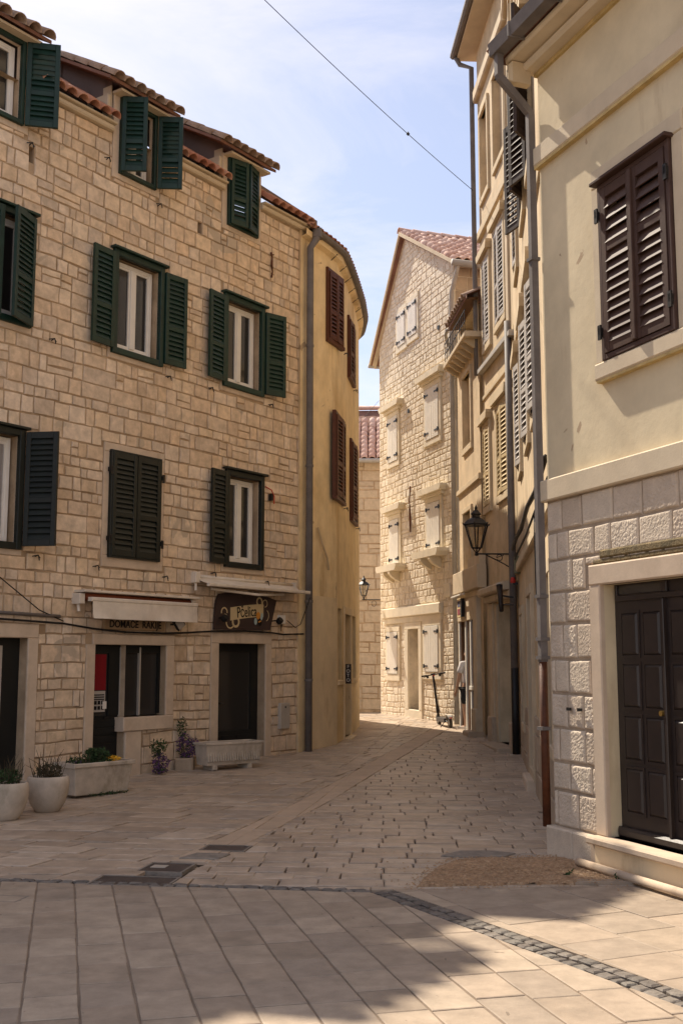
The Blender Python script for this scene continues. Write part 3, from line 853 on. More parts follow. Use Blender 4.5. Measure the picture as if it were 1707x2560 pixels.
# windows
for o in W2F: window(F, o[0]+.03, o[1]-.03, o[2]+.02, o[3]-.02, y=.11)
for i in (0, 2): o = W1F[i]; window(F, o[0]+.03, o[1]-.03, o[2]+.02, o[3]-.02, y=.11, curtain=m_curtain if i == 0 else None)
for i in (0, 1): o = WD[i]; window(F, o[0]+.02, o[1]-.02, o[2]+.02, o[3]-.02, y=.10)
for o, m in [(o, m_green) for o in W2F] + [(W1F[0], m_black), (W1F[2], m_black)]: casing(F, *o, .085, m)
for o in WD: casing(F, *o, .06, m_green, drip=False)
casing(F, *W1F[1], .03, m_black, drip=False)
# shutters: second floor
shutter(F, -5.90, 5.86, 7.30, .50, 203, m_green, y=-.08)
shutter(F, -6.93, 5.86, 7.30, .50, -6, m_green, y=-.08)
shutter(F, -4.50, 5.92, 7.30, .42, -176, m_green, y=-.08)
shutter(F, -3.49, 5.92, 7.30, .42, -5, m_green, y=-.08)
shutter(F, -2.15, 5.93, 7.31, .41, -175, m_green, y=-.08)
shutter(F, -1.14, 5.93, 7.31, .41, -14, m_green, y=-.08)
# first floor
shutter(F, -5.91, 3.03, 4.48, .42, -62, m_black, y=-.08)
shutter(F, -4.42, 3.04, 4.47, .455, 0, m_black, y=-.06)
shutter(F, -3.50, 3.04, 4.47, .455, 180, m_black, y=-.06)
shutter(F, -2.06, 3.08, 4.52, .40, -174, m_black, y=-.08)
# dormers
shutter(F, -6.14, 8.50, 9.66, .42, -42, m_green, y=-.08)
shutter(F, -4.44, 8.52, 9.64, .36, -52, m_green, y=-.08)
shutter(F, -3.71, 8.52, 9.64, .36, -52, m_green, y=-.08)
shutter(F, -2.06, 8.54, 9.64, .34, -14, m_green, y=-.08)
shutter(F, -1.38, 8.54, 9.64, .34, 196, m_green, y=-.08)
for u, z in ((-5.52, 5.78), (-3.35, 5.74), (-2.42, 5.76), (-.95, 5.78), (-5.66, 2.92), (-4.65, 2.86), (-3.33, 2.80), (-2.3, 2.92), (-1.02, 2.86), (-4.66, 8.62), (-3.62, 8.30), (-6.0, 8.30)): hook(F, u, z)
for u, z in ((-4.46, 3.25), (-4.46, 4.2), (-3.46, 3.25), (-3.46, 4.2)): hinge(F, u, z)
# eaves, cornice, roofs
PT, PM = radians(30), radians(36)
MB().box(-14, 0, .3, 8.0, 8.35, 8.45).build('attic_floor', m_deck, H)
gaps = [(-13.9, DW[0][0]), (DW[0][1], DW[1][0]), (DW[1][1], DW[2][0]), (DW[2][1], .02)]
for a, b in gaps:
    MB().cbox(a, b, -.10, .05, 9.06, 9.14, .02).cbox(a, b, -.15, .05, 9.142, 9.175, .01).build('cornice', m_cream_trim, H)
roof = MB()
zr = lambda y: 9.19+(y+.17)*math.tan(PM)
for a, b in gaps: roof.add([(a, -.17, zr(-.17)), (b, -.17, zr(-.17)), (b, 3.2, zr(3.2)), (a, 3.2, zr(3.2))], [(0, 1, 2, 3)], .5)
roof.add([(-14, 3.2, zr(3.2)), (0, 3.2, zr(3.2)), (0, 4, zr(4)), (-14, 4, zr(4)), (0, 8.2, zr(-.2)), (-14, 8.2, zr(-.2))], [(0, 1, 2, 3), (3, 2, 4, 5)], .5)
roof = roof.build('roof', m_deck, H)
vis = [(a, b) for a, b in gaps]
M0 = slope(((-9.0, -.20, 9.185), (1, 0, 0), (0, cos(PM), sin(PM))))
tiles(roof, M0, 45, 5, m_tile, skip=lambda x, j: any(d[0]-.09 < x-9.0 < d[1]+.12 for d in DW), cap=220)
for i, (a, b) in enumerate(DORM):
    zf = 9.72
    c, d = DW[i]
    ck = MB()
    for u, s in ((c, -1), (d, 1)):
        ck.add([(u, 0, 9.12), (u, 0, zf+.16), (u, 3.2, zf+.16+3.2*math.tan(PT)), (u, 3.2, zr(3.2)-.1)], [(0, 1, 2, 3)], .5)
        for k in range(3):
            y = .12+k*.95
            ck.add([(u+s*.012*(k % 2+1), y, zr(y)-.02), (u+s*.012*(k % 2+1), y+1.0, zr(y+1.0)-.02), (u+s*.012*(k % 2+1), y+1.0, zr(y+1.0)+.50), (u+s*.012*(k % 2+1), y, zr(y)+.50)], [(0, 1, 2, 3)], .5)
    ck.build('dormer_cheek', m_cheek, H)
    for u, s in ((c, -1), (d, 1)):
        MB().box(min(u, u+s*.02), max(u, u+s*.02), -.005, .16, 9.16, zf+.05).build('dormer_return', m_cream_trim, H)
    dr = MB()
    z_ = lambda y: zf+(y+.28)*math.tan(PT)
    dr.add([(a, -.26, z_(-.26)), (b, -.26, z_(-.26)), (b, 4, z_(4)), (a, 4, z_(4)), (a, -.26, z_(-.26)-.05), (b, -.26, z_(-.26)-.05), (b, 4, z_(4)-.05), (a, 4, z_(4)-.05)],
           [(0, 1, 2, 3), (7, 6, 5, 4), (0, 4, 5, 1), (1, 5, 6, 2), (3, 7, 4, 0)], .5)
    dr = dr.build('dormer_roof', m_deck, H)
    MB().box(c, d+.05, -.20, -.02, z_(-.26)-.085, z_(-.26)-.05).build('dormer_soffit', m_cream_trim, H)
    n = int((b-a)/.2)
    M1 = slope(((a, -.32, z_(-.32)+.01), (1, 0, 0), (0, cos(PT), sin(PT))))
    tiles(dr, M1, n, 6, m_old_tile, w=(b-a)/n, r=.105)
rv = MB()
rv.add([(-1.22, .06, 9.33), (.46, .06, 9.26), (.46, .06, 9.46), (-1.22, .06, 9.56), (-1.22, .55, 9.86), (.46, .55, 9.76)], [(0, 1, 2, 3), (3, 2, 5, 4)], .5)
rv.build('verge_flashing', m_cheek, H)
# vents with holes beside the dormers are shallow stone boxes
for u in (-4.60, -2.21):
    MB().cbox(u-.06, u, -.01, .42, 9.18, 9.62, .01).build('dormer_vent', m_cream_trim, H)
    MB().box(u-.066, u-.058, .10, .28, 9.34, 9.50).build('vent_hole', m_iron, H)
# ground floor: shop with half door, glazed door, left door
MB().cbox(-4.65, -3.09, -.028, .05, 1.83, 1.975, .008).build('lintel', m_smooth, H)
MB().cbox(-4.76, -4.60, -.025, .2, -.05, 1.83, .008).build('jamb', m_smooth, H)
MB().cbox(-3.25, -3.09, -.025, .2, .85, 1.83, .008).build('jamb', m_smooth, H)
MB().cbox(-4.09, -3.12, -.06, .2, .66, .85, .012).build('counter_sill', m_smooth, H)
MB().cbox(-4.03, -3.72, -.035, .2, -.1, .66, .012).build('counter_post', m_smooth, H)
MB().box(-4.60, -4.04, .12, .16, .0, .88).build('shop_door', m_blackpaint, H)
for k in range(7): MB().box(-4.56, -4.08, .112, .12, .10+k*.105, .10+k*.105+.09).build('board', m_blackpaint, H)
sf = MB().box(-4.60, -4.56, .10, .16, .88, 1.83).box(-4.60, -3.25, .10, .16, 1.72, 1.83).box(-4.24, -4.03, .10, .16, .88, 1.72).box(-3.30, -3.25, .10, .16, .88, 1.72).build('shop_window_frame', m_blackpaint, H)
for x in (-4.03, -3.66): MB().box(x-.012, x+.012, .088, .16, .86, 1.80).build('mullion', m_plastic, sf)
MB().box(-4.03, -3.28, .13, .15, .86, 1.72).build('pane', m_glass, sf)
MB().box(-4.56, -4.24, .13, .14, .88, 1.72).build('pane', m_glass, sf)
MB().box(-4.56, -4.27, .118, .128, 1.22, 1.70).build('red_poster', m_redposter, sf, label='dark red poster behind the shop glass')
np_ = MB().box(-4.56, -4.28, .112, .122, .93, 1.21)
np_ = np_.build('notice', m_paper, sf, label='pale printed notice under the red poster')
mb = MB()
for k in range(3):
    mb.box(-4.54, -4.30, .108, .111, 1.15-.03*k, 1.165-.03*k)
for r in range(2):
    for k in range(4): mb.box(-4.54+k*.063, -4.495+k*.063, .108, .111, .96+r*.07, 1.01+r*.07)
mb.build('notice_print', m_ink, sf)
MB().box(-4.33, -4.26, .104, .111, .97, 1.07).build('price_tag', m_white, sf)
MB().box(-4.30, -4.22, .095, .11, .84, .86).build('door_handle', m_iron, sf)
# glazed door
MB().cbox(-2.30, -.85, -.028, .05, 1.88, 2.045, .008).build('lintel', m_smooth, H)
for a, b in ((-2.30, -2.12), (-1.0, -.85)): MB().cbox(a, b, -.025, .2, .0, 1.88, .008).build('jamb', m_smooth, H)
MB().cbox(-2.12, -1.0, -.05, .2, -.05, .125, .01).build('doorstep', m_smooth, H)
dd = MB().box(-2.12, -1.96, .14, .19, .12, 1.88).box(-1.18, -1.0, .14, .19, .12, 1.88).box(-1.96, -1.18, .14, .19, 1.76, 1.88).box(-1.96, -1.18, .14, .19, .12, .55).build('glazed_door', m_blackpaint, H)
MB().box(-1.97, -1.17, .16, .17, .54, 1.77).build('pane', m_glass, dd)
MB().box(-1.94, -1.86, .10, .14, .96, .98).build('door_handle', m_iron, dd)
MB().box(-2.08, -1.9, .132, .14, .2, .48).box(-1.85, -1.55, .132, .14, .2, .48).box(-1.5, -1.2, .132, .14, .2, .48).build('door_panel', m_blackpaint, dd)
# left door
MB().cbox(-7.2, -5.56, -.03, .05, 1.895, 2.07, .01).build('lintel', m_smooth, H)
MB().cbox(-5.72, -5.56, -.028, .2, -.05, 1.895, .01).build('jamb', m_smooth, H)
ld = MB().box(-5.99, -5.72, .14, .19, .06, 1.90).box(-7, -5.99, .14, .19, 1.80, 1.90).box(-7, -5.99, .14, .19, .06, .84).build('shop_door', m_blackpaint, H)
MB().box(-6.03, -5.99, .13, .15, .84, 1.80).build('door_trim', m_plastic, ld)
MB().box(-7, -6.03, .165, .175, .84, 1.80).build('lit_pane', m_amber, ld)
# small fittings on the wall
mbx = empty('meter_box', tuple(FR[H.name] @ Vector((-.54, -.02, .53))), pi/2-radians(35), 'pale grey meter cabinet on the stone wall right of the glazed door', 'meter box')
MB().cbox(-.125, .125, -.05, .02, 0, .41, .01).build('cabinet', m_plastic, mbx)
MB().box(-.012, .012, -.056, -.05, .33, .36).build('lock', m_iron, mbx)
jb = empty('junction_box', tuple(FR[H.name] @ Vector((-.64, -.02, 2.21))), pi/2-radians(35), 'small white junction box right of the brown signboard', 'junction box')
MB().cbox(-.07, .07, -.07, .0, 0, .14, .008).build('cover', m_white, jb)
MB().tube([(0, -.03, 0), (0, -.03, -.12)], .008, 6).build('cable_tail', m_cable, jb)
ia = empty('iron_anchor', tuple(FR[H.name] @ Vector((-.96, -.02, 7.97))), pi/2-radians(35), 'rusty wrought iron wall anchor high on the stone house near its corner', 'wall anchor')
MB().tube([(.0, -.02, .0), (.015, -.03, .10), (-.01, -.03, .2), (.005, -.03, .34), (-.015, -.02, .43)], [.018, .012, .022, .012, .02], 6).build('bar', m_rustpipe, ia)
MB().tube([(-.02, -.02, .38), (.03, -.04, .40)], .012, 5).build('wedge', m_rustpipe, ia)
hk = empty('red_cable_hook', tuple(FR[H.name] @ Vector((-.93, -.02, 4.15))), pi/2-radians(35), 'red cable loop on a grey bracket beside the half open black shutter window', 'cable hook')
MB().tube([(-.12, 0, .27), (-.02, -.05, .22), (.04, -.06, .12), (.05, -.05, .0)], .010, 6).build('red_cable', m_sred, hk)
MB().box(-.03, .02, -.06, 0, .05, .16).build('bracket', m_cable, hk)

def on_wall(pts, hs): return [tuple(FR[hs.name] @ Vector(p)) for p in pts]
def cable(name, pts, r, label, mt=None):
    return props(MB().tube(pts, r, 6).build(name, mt or m_cable, smooth=True), label, 'cable')
def sag(a, b, d, n=16): return [tuple(Vector(a).lerp(Vector(b), t/n) - Vector((0, 0, d*4*(t/n)*(1-t/n)))) for t in range(n+1)]
cable('wall_cable', on_wall([(-7.2, -.06, 2.16), (-6.2, -.06, 2.12), (-5.2, -.06, 2.09), (-4.7, -.08, 2.035), (-4.1, -.08, 2.0), (-3.4, -.08, 2.0), (-2.9, -.06, 2.02), (-2.3, -.07, 2.055), (-1.6, -.07, 2.075), (-.9, -.07, 2.06), (-.6, -.06, 2.04), (-.06, -.06, 2.06)], H), .014, 'black cable running along the stone wall above the shop doors')
cable('conduit', on_wall([(-7.4, -.05, 2.22), (-5.25, -.05, 2.18)], H), .022, 'grey conduit on the wall above the left door', m_gutter)
cable('hanging_wire', on_wall([(-7.2, -.15, 3.0), (-6.3, -.1, 2.65), (-5.6, -.06, 2.25), (-5.2, -.06, 2.12)], H), .008, 'thin black wire slanting down to the cable left of the awning')
cable('sign_wire', on_wall([(-.06, -.2, 2.66), (-.16, -.08, 2.22), (-.28, -.06, 2.16), (-.5, -.06, 2.27)], H), .007, 'thin black wire looping between white box and corner')

# awnings
a1 = empty('awning', tuple(FR[H.name] @ Vector((-3.9, 0, 2.15))), pi/2-radians(35), 'retracted cream canvas awning with hanging valance above the rakija shop', 'awning')
MB().cbox(-1.10, 1.12, -.22, 0, .355, .385, .006).build('cover_board', m_awn, a1)
MB().tube([(-1.0, -.10, .30), (1.05, -.10, .30)], .05, 10).build('fabric_roll', m_awnred, a1, smooth=True)
MB().cbox(-1.02, 1.02, -.28, -.20, .235, .29, .012).build('front_bar', m_awn, a1)
mb = MB(); n = 40
for i in range(n+1):
    x = -1.0+2.0*i/n
    for k, z in enumerate((.245, .16, .08, .012)):
        mb.v.append((x, -.27-.012*k*noise.noise(Vector((x*4, k*.8, 0)))-.006*k, z+.008*noise.noise(Vector((x*3, 7, 0)))*(k == 3)))
for i in range(n):
    for k in range(3):
        b = i*4+k
        mb.f.append((b+4, b, b+1, b+5)); mb.r.append(.5)
mb.build('valance', m_awn, a1, smooth=True)
for x in (-1.08, 1.06):
    MB().cbox(x-.05, x+.05, -.16, 0, .20, .34, .01).tube([(x, -.08, .22), (x-.02, -.12, .10)], .022, 8).build('bracket', m_awn, a1)
a2 = empty('awning', tuple(FR[H.name] @ Vector((-1.5, 0, 2.7))), pi/2-radians(35), 'half extended weathered grey-cream awning above the brown bee signboard', 'awning')
mb = MB(); n = 24
for i in range(n+1):
    x = -1.2+2.4*i/n
    for k in range(5):
        t = k/4
        mb.v.append((x, -.02-.30*t, .155-.115*t-.035*sin(pi*t)*(.7+.5*noise.noise(Vector((x*2, t, 3))))))
for i in range(n):
    for k in range(4):
        b = i*5+k
        mb.f.append((b, b+1, b+6, b+5)); mb.r.append(.5)
mb.build('canopy', m_awn, a2, smooth=True)
MB().cbox(-1.24, 1.24, -.365, -.31, .0, .05, .01).build('front_bar', m_awn, a2)
MB().tube([(-1.2, -.03, .16), (1.2, -.03, .16)], .03, 8).build('roller', m_awn, a2, smooth=True)
for s in (-1, 1):
    MB().cbox(-.45, .45, -.02, .02, -.018, .018, .006, M=T(s*.43-.1, -.26, -.05) @ RZ(s*.22) @ RY(-s*.06)).build('folding_arm', m_awn, a2)
MB().cbox(-1.27, -1.17, -.12, 0, .06, .22, .01).tube([(-1.22, -.07, .08), (-1.25, -.1, -.06)], .02, 8).build('bracket', m_awn, a2)
MB().cbox(1.16, 1.22, -.10, 0, .08, .20, .01).build('bracket', m_awn, a2)

# signs
s1 = empty('shop_sign', tuple(FR[H.name] @ Vector((-3.9, -.02, 2.03))), pi/2-radians(35), 'tan wooden sign reading DOMAĆE RAKIJE under the retracted awning', 'sign')
MB().cbox(-.60, .56, -.05, 0, 0, .205, .006).build('board', m_signtan, s1)
text('DOMAĆE  RAKIJE', .135, m_ink, s1, T(-.02, -.055, .075), sx=.95, bold=.002)
lp = empty('flood_light', tuple(FR[H.name] @ Vector((-3.18, -.02, 2.09))), pi/2-radians(35), 'small tilted floodlight right of the rakija sign', 'floodlight')
MB().cbox(-.10, .10, -.03, .03, -.07, .07, .01, M=T(0, -.16, .06) @ RZ(.25) @ RY(.65) @ RX(.5)).build('housing', m_cable, lp)
MB().box(-.085, .085, -.034, -.0305, -.055, .055, M=T(0, -.16, .06) @ RZ(.25) @ RY(.65) @ RX(.5)).build('lens', m_plastic, lp)
MB().tube([(0, 0, .04), (0, -.14, .05)], .012, 6).build('arm', m_cable, lp)
s2 = empty('shop_sign', tuple(FR[H.name] @ Vector((-1.56, -.03, 2.08))), pi/2-radians(35), 'dark brown signboard with a cream ribbon reading Pčelica and a painted bee', 'sign')
poly = [(-.73, 0), (.60, .02), (.76, .5), (.55, .545), (.2, .57), (-.2, .575), (-.48, .565), (-.62, .545), (-.69, .44), (-.72, .2)]
MB().prism(poly, -.045, -.005).build('board', m_sign, s2)
def flat(poly, y, mt, name, parent, B=None): return MB().prism(poly, y-.003, y).build(name, mt, parent, B)
def arc(cx, cz, r0, r1, a0, a1, n=20):
    P = [(cx+r1*cos(a0+(a1-a0)*i/n), cz+r1*sin(a0+(a1-a0)*i/n)) for i in range(n+1)]
    return P + [(cx+r0*cos(a0+(a1-a0)*i/n), cz+r0*sin(a0+(a1-a0)*i/n)) for i in range(n, -1, -1)]
rib = [(-.38+.80*i/12, .345+.085*sin(pi*.42*i/12)) for i in range(13)]
rb = rib + [(x, z-.20) for x, z in rib[::-1]]
flat(rb, -.047, m_scream, 'ribbon', s2)
for args in ((-.50, .19, .035, .055, 0, pi*1.6), (-.52, .27, .055, .075, -.2, pi*1.1), (.32, .46, .05, .075, -.5, pi*1.5), (.46, .44, .05, .062, -1.6, pi*1.3), (-.25, .13, .055, .09, pi*.9, pi*2.3), (-.38, .12, .08, .10, pi, pi*1.9), (.46, .25, .09, .10, -1.2, 1.0)):
    flat(arc(*args), -.0475, m_scream, 'scroll', s2)
text('Pčelica', .235, m_ink, s2, T(.01, -.0525, .285) @ RY(radians(-5)), sx=.72, bold=.001)
ell = lambda cx, cz, a, b, t=0, n=16: [(cx+a*cos(2*pi*i/n)*cos(t)-b*sin(2*pi*i/n)*sin(t), cz+a*cos(2*pi*i/n)*sin(t)+b*sin(2*pi*i/n)*cos(t)) for i in range(n)]
flat(ell(.22, .15, .035, .055), -.055, m_paleblue, 'bee_wing', s2)
flat(ell(.37, .23, .03, .06, -.2), -.055, m_paleblue, 'bee_wing', s2)
flat(ell(.28, .24, .05, .06), -.058, m_orange, 'bee_body', s2)
flat(ell(.32, .14, .045, .06, .3), -.0585, m_ink, 'bee_tail', s2)
flat(ell(.315, .15, .04, .012, .3), -.062, m_orange, 'bee_stripe', s2)
for u, lb in ((-2.20, 'left'), (-.86, 'right')):
    sp = empty('spotlight', tuple(FR[H.name] @ Vector((u, -.03, 2.25))), pi/2-radians(35), f'small black spotlight at the {lb} edge of the bee signboard', 'spotlight', 'spotlights of the bee sign')
    MB().lathe([(.045, -.04), (.055, .0), (.05, .04)], 12, M=T(.02, -.14, 0) @ RX(.9), capt=True).build('head', m_cable, sp)
    MB().tube([(0, 0, 0), (.01, -.12, .01)], .01, 6).build('arm', m_cable, sp)

# corner downpipe of the stone house / yellow house
# ================================================================== yellow house
YP = [(-.70, 18.50), (-.53, 18.88), (-.32, 19.28), (-.09, 19.82), (.03, 20.55), (.17, 21.6), (.30, 22.7), (.38, 23.8), (.33, 24.8), (.02, 25.9), (-.7, 26.8), (-5, 27.4)]
YO = (-.6, 18.8)
H = empty('yellow_house', (*YO, 0), 0, 'ochre plastered house with curved front and red-brown shutters', 'house')
YL = [(x-YO[0], y-YO[1]) for x, y in YP]
GW = [(1.62, 2.05, 1.28, 2.56, .12), (2.36, 3.18, .22, 2.48, .22), (3.62, 4.22, 1.26, 2.5, .12)]
wall(H, 'wall', YL, -.2, 9.05, GW, m_yellow, s0=0)
def ypos(s):
    P = [Vector((x, y, 0)) for x, y in YL]; c = 0
    for a, b in zip(P, P[1:]):
        L = (b-a).length
        if s <= c+L: break
        c += L
    d = (b-a)/L
    return a+d*(s-c), d
def yframe(s):
    p, d = ypos(s)
    return Matrix.Translation(p) @ RZ(atan2(d.y, d.x))
def yoff(s, o, z):
    p, d = ypos(s)
    return (p.x+d.y*o, p.y-d.x*o, z)
ss = [i*.25 for i in range(0, 37)]
mb = MB()
for i in range(0, 6):
    a, b = .36+i*.18, .36+(i+1)*.18
    mb.add([yoff(a, .018, .0), yoff(b, .018, .0), yoff(b, .018, 2.72), yoff(a, .018, 2.72), yoff(a, 0, 2.72), yoff(b, 0, 2.72)], [(0, 1, 2, 3), (3, 2, 5, 4)], .5)
mb.build('render_patch', m_yellow_base, H)
eave = MB()
for a, b in zip(ss, ss[1:]):
    o1 = .11
    eave.add([yoff(a, -.02, 8.93), yoff(b, -.02, 8.93), yoff(b, .10, 8.97), yoff(a, .10, 8.97), yoff(b, o1, 9.07), yoff(a, o1, 9.07), yoff(b, -.02, 9.06), yoff(a, -.02, 9.06)], [(0, 1, 2, 3), (3, 2, 4, 5), (5, 4, 6, 7)], .5)
eave.build('eaves_cove', m_yellow, H)
gp = []
gut = MB()
prof = [(-.065, .0), (-.06, -.045), (-.03, -.075), (.03, -.075), (.06, -.045), (.065, .0), (.055, 0), (.05, -.04), (.025, -.065), (-.025, -.065), (-.05, -.04), (-.055, 0)]
n = len(prof)
for s in ss[1:]:
    for o_, z in prof: gut.v.append(yoff(s, .15+o_, 9.13+z))
for i in range(len(ss)-2):
    for k in range(n):
        j = (k+1) % n
        gut.f.append((i*n+k, (i+1)*n+k, (i+1)*n+j, i*n+j)); gut.r.append(.5)
recalc(gut.build('gutter', m_gutter, H))
rf = MB()
apex = (-3.0, 3.6, 11.2)
for a, b in zip(ss, ss[1:]): rf.add([yoff(a, .14, 9.12), yoff(b, .14, 9.12), apex], [(0, 1, 2)], .5)
rf.add([yoff(0, .25, 9.12), (-1.6, 2, 9.3), (-4.5, 4, 9.3), (-4.6, 8.6, 9.12), yoff(9, .25, 9.12), apex], [(0, 5, 1), (1, 5, 2), (2, 5, 3), (3, 5, 4)], .5)
rf = rf.build('roof', m_deck, H)
me = tile_mesh(m_tile, .080, .4)
for k in range(52):
    s = .12+k*.162
    p, d = ypos(s)
    n_ = Vector((-d.y, d.x, 0)); up = (n_*cos(radians(28))+Vector((0, 0, sin(radians(28)))))
    for r in range(2):
        Mx = slope((Vector(yoff(s, .165, 9.125))+up*r*.34, d, up))
        place('roof_tile', me, rf, Mx)
wall(H, 'back_wall', [(-4.4, 8.6), (-4.6, 4), (-1.6, 2), YL[0]], -.2, 9.1, [], m_yellow, s0=0)
for k in range(7):
    s = 1.2+k*.62
    MB().tube([yoff(s, .0, 8.90), yoff(s, .13, 9.0)], .008, 4).build('gutter_bracket', m_iron, H)
# shutters, red-brown, on upper floors
for a, b, z0, z1 in ((1.02, 1.64, 7.38, 8.63), (2.86, 3.64, 7.18, 8.30), (1.17, 2.10, 4.54, 6.01), (3.2, 4.12, 4.40, 5.90)):
    m_ = (a+b)/2; B = yframe(m_); w = (b-a)/2
    FF = (H, B)
    MB().cbox(-w-.06, w+.06, -.05, .02, z1, z1+.07, .008).cbox(-w-.06, w+.06, -.07, .02, z0-.07, z0, .008).cbox(-w-.06, -w, -.045, .02, z0, z1, .006).cbox(w, w+.06, -.045, .02, z0, z1, .006).build('window_casing', m_redbrown, H, B)
    MB().box(-w, w, -.004, -.001, z0, z1).build('window_back', m_blackpaint, H, B)
    shutter(FF, -w, z0, z1, w-.003, -4, m_redbrown, y=-.05, joined=True)
    shutter(FF, w, z0, z1, w-.003, 184, m_redbrown, y=-.05, joined=True)
    hook(FF, w+.16, z0-.1)
# ground floor openings
B = yframe(2.77)
MB().box(-.40, .40, .16, .2, .22, 2.48, M=None).build('door', m_brownwood, H, B)
MB().cbox(-.52, .52, -.03, .04, 2.48, 2.62, .01).build('lintel', m_yellow_base, H, B)
for a, b in ((-.52, -.42), (.42, .52)): MB().cbox(a, b, -.025, .04, .1, 2.48, .01).build('jamb', m_yellow_base, H, B)
MB().cbox(-.5, .5, -.14, .1, .05, .22, .015).build('doorstep', m_yellow_base, H, B)
for m_, w in ((1.835, .21), (3.92, .30)):
    B = yframe(m_)
    MB().box(-w, w, .10, .12, 1.27, 2.56).build('pane', m_glass, H, B)
    MB().box(-.02, .02, .08, .10, 1.27, 2.56).build('mullion', m_brownwood, H, B)
    MB().cbox(-w-.06, w+.06, -.04, .1, 1.19, 1.27, .01).build('sill', m_yellow_base, H, B)
B = FR[H.name] @ yframe(2.36)
fs = empty('foto_sign', tuple(B.translation), atan2(B[1][0], B[0][0]), 'narrow black vertical sign reading FOTO beside the yellow house door', 'sign')
MB().cbox(-.02, .02, -.13, -.02, 1.20, 1.56, .004).build('board', m_sdark, fs)
for k, c in enumerate('FOTO'):
    text(c, .085, m_white, fs, T(-.023, -.075, 1.51-k*.082) @ RZ(-pi/2))
dpipe = MB().tube([yoff(.32, .16, 9.08), yoff(.30, .16, 8.98), yoff(.16, .10, 8.76), yoff(.16, .10, .05)], .062, 12)
dp = dpipe.build('downpipe', m_gutter, H, smooth=True)
for z in (7.0, 4.9, 2.6, 1.3): MB().lathe([(.07, z-.02), (.07, z+.02)], 12, (yoff(.16, .10, 0)[0], yoff(.16, .10, 0)[1]), capt=True).build('pipe_collar', m_gutter, dp)
MB().cbox(-.08, .08, -.08, .08, 8.98, 9.16, .02, M=Matrix.Translation(Vector(yoff(.32, .16, 0)))).build('hopper', m_gutter, dp)
MB().tube([yoff(.62, .03, 3.9), yoff(.75, .05, 3.62), yoff(.95, .04, 3.4), yoff(1.05, .03, 3.2)], .02, 6).build('old_cable_scar', m_tan, H)

# ================================================================== white stone gable house
WP, WYAW = (2.49, 23.72), 162
H = house('gable_house', WP, WYAW, 'white rubble stone house with gable end and white board shutters')
F = (H, None)
LW = -4.85
gl, gr_, ga = (LW, 9.72), (.0, 10.42), (-2.92, 12.10)
WUP = [(-3.40, -2.90, 9.36, 10.24), (-2.66, -2.16, 9.40, 10.29)]
WM = [(-4.11, -3.47, 6.54, 7.69), (-1.63, -.87, 6.65, 7.86), (-4.02, -3.42, 3.95, 5.09), (-1.60, -.87, 4.08, 5.18)]
WG = [(-4.26, -3.55, 1.30, 2.33), (-1.82, -1.03, 1.37, 2.41)]
WDR = (-2.87, -2.22, .50, 2.36)
ops = [o+(.08,) for o in WUP+WM+WG] + [WDR+(.3,)]
wall(H, 'wall', [(LW, 0), (0, 0)], -.1, 9.72, ops, m_white_mortar)
gm_ = MB()
def gz(u): return gl[1]+(ga[1]-gl[1])*(u-LW)/(ga[0]-LW) if u < ga[0] else ga[1]+(gr_[1]-ga[1])*(u-ga[0])/(0-ga[0])
us = sorted(set([LW, ga[0], 0]+[c for o in WUP for c in o[:2]]))
for a, b in zip(us, us[1:]):
    cut = [o for o in WUP if o[0] < (a+b)/2 < o[1]]
    lo = cut[0][3] if cut else 9.72
    gm_.add([(a, 0, lo), (b, 0, lo), (b, 0, gz(b)), (a, 0, gz(a))], [(0, 1, 2, 3)], .5)
gm_.build('gable_wall', m_white_mortar, H)
wall(H, 'side_wall', [(0, 0), (0, 7)], -.1, 10.42, [], m_white_dress, s0=0)
wall(H, 'far_side_wall', [(LW, 7), (LW, 0)], -.1, 9.72, [], m_white_mortar, s0=0)
wall(H, 'back_wall', [(0, 7), (LW, 7)], -.1, 9.72, [], m_white_mortar, s0=0)
ZN = [(o[0]-.12, o[1]+.12, o[2]-.12, o[3]+.12) for o in WUP+WM] + [(-4.50, -.80, 2.30, 2.93), (-4.45, -3.40, 1.12, 2.4), (-3.12, -2.03, .2, 2.5), (-1.95, -.86, 1.18, 2.5)]
masonry(H, LW+.02, -.02, .2, 12.1, ZN, m_white_stone, (.11, .20), (.10, .32), proud=.014, gap=.005, jit=.016, bev=.010, split=.2, wob=.035, inside=lambda a, b, c, d: d < min(gz(a), gz(b))+.02, cap=300)
# side wall quoins
Bs = RZ(pi/2)
masonry(H, .02, 3.2, 6.5, 10.3, [], m_far_stone, (.26, .34), (.3, .55), proud=.015, B=Bs, cap=60)
def board_shutter(F, u0, u1, z0, z1):
    h, B = F
    c = (u0+u1)/2
    for a, b in ((u0, c-.003), (c+.003, u1)):
        mb = MB()
        n = 3
        for k in range(n): mb.cbox(a+(b-a)*k/n+.002, a+(b-a)*(k+1)/n-.002, -.062, .0, z0+.01, z1-.01, .004)
        o = mb.build('shutter', m_wshut, h, B)
        hx = a if a == u0 else b
        s = 1 if a == u0 else -1
        for z in (z0+(z1-z0)*.13, z0+(z1-z0)*.87):
            MB().box(min(hx-.04*s, hx+.2*s), max(hx-.04*s, hx+.2*s), -.072, -.063, z-.018, z+.018).box(hx-.025, hx+.025, -.08, -.063, z-.045, z+.045).build('strap_hinge', m_iron, o)
for o in WUP+WM+WG:
    board_shutter(F, *o)
for o in WUP: surround(F, *o, .12, m_white_dress, .05, sill=.14)
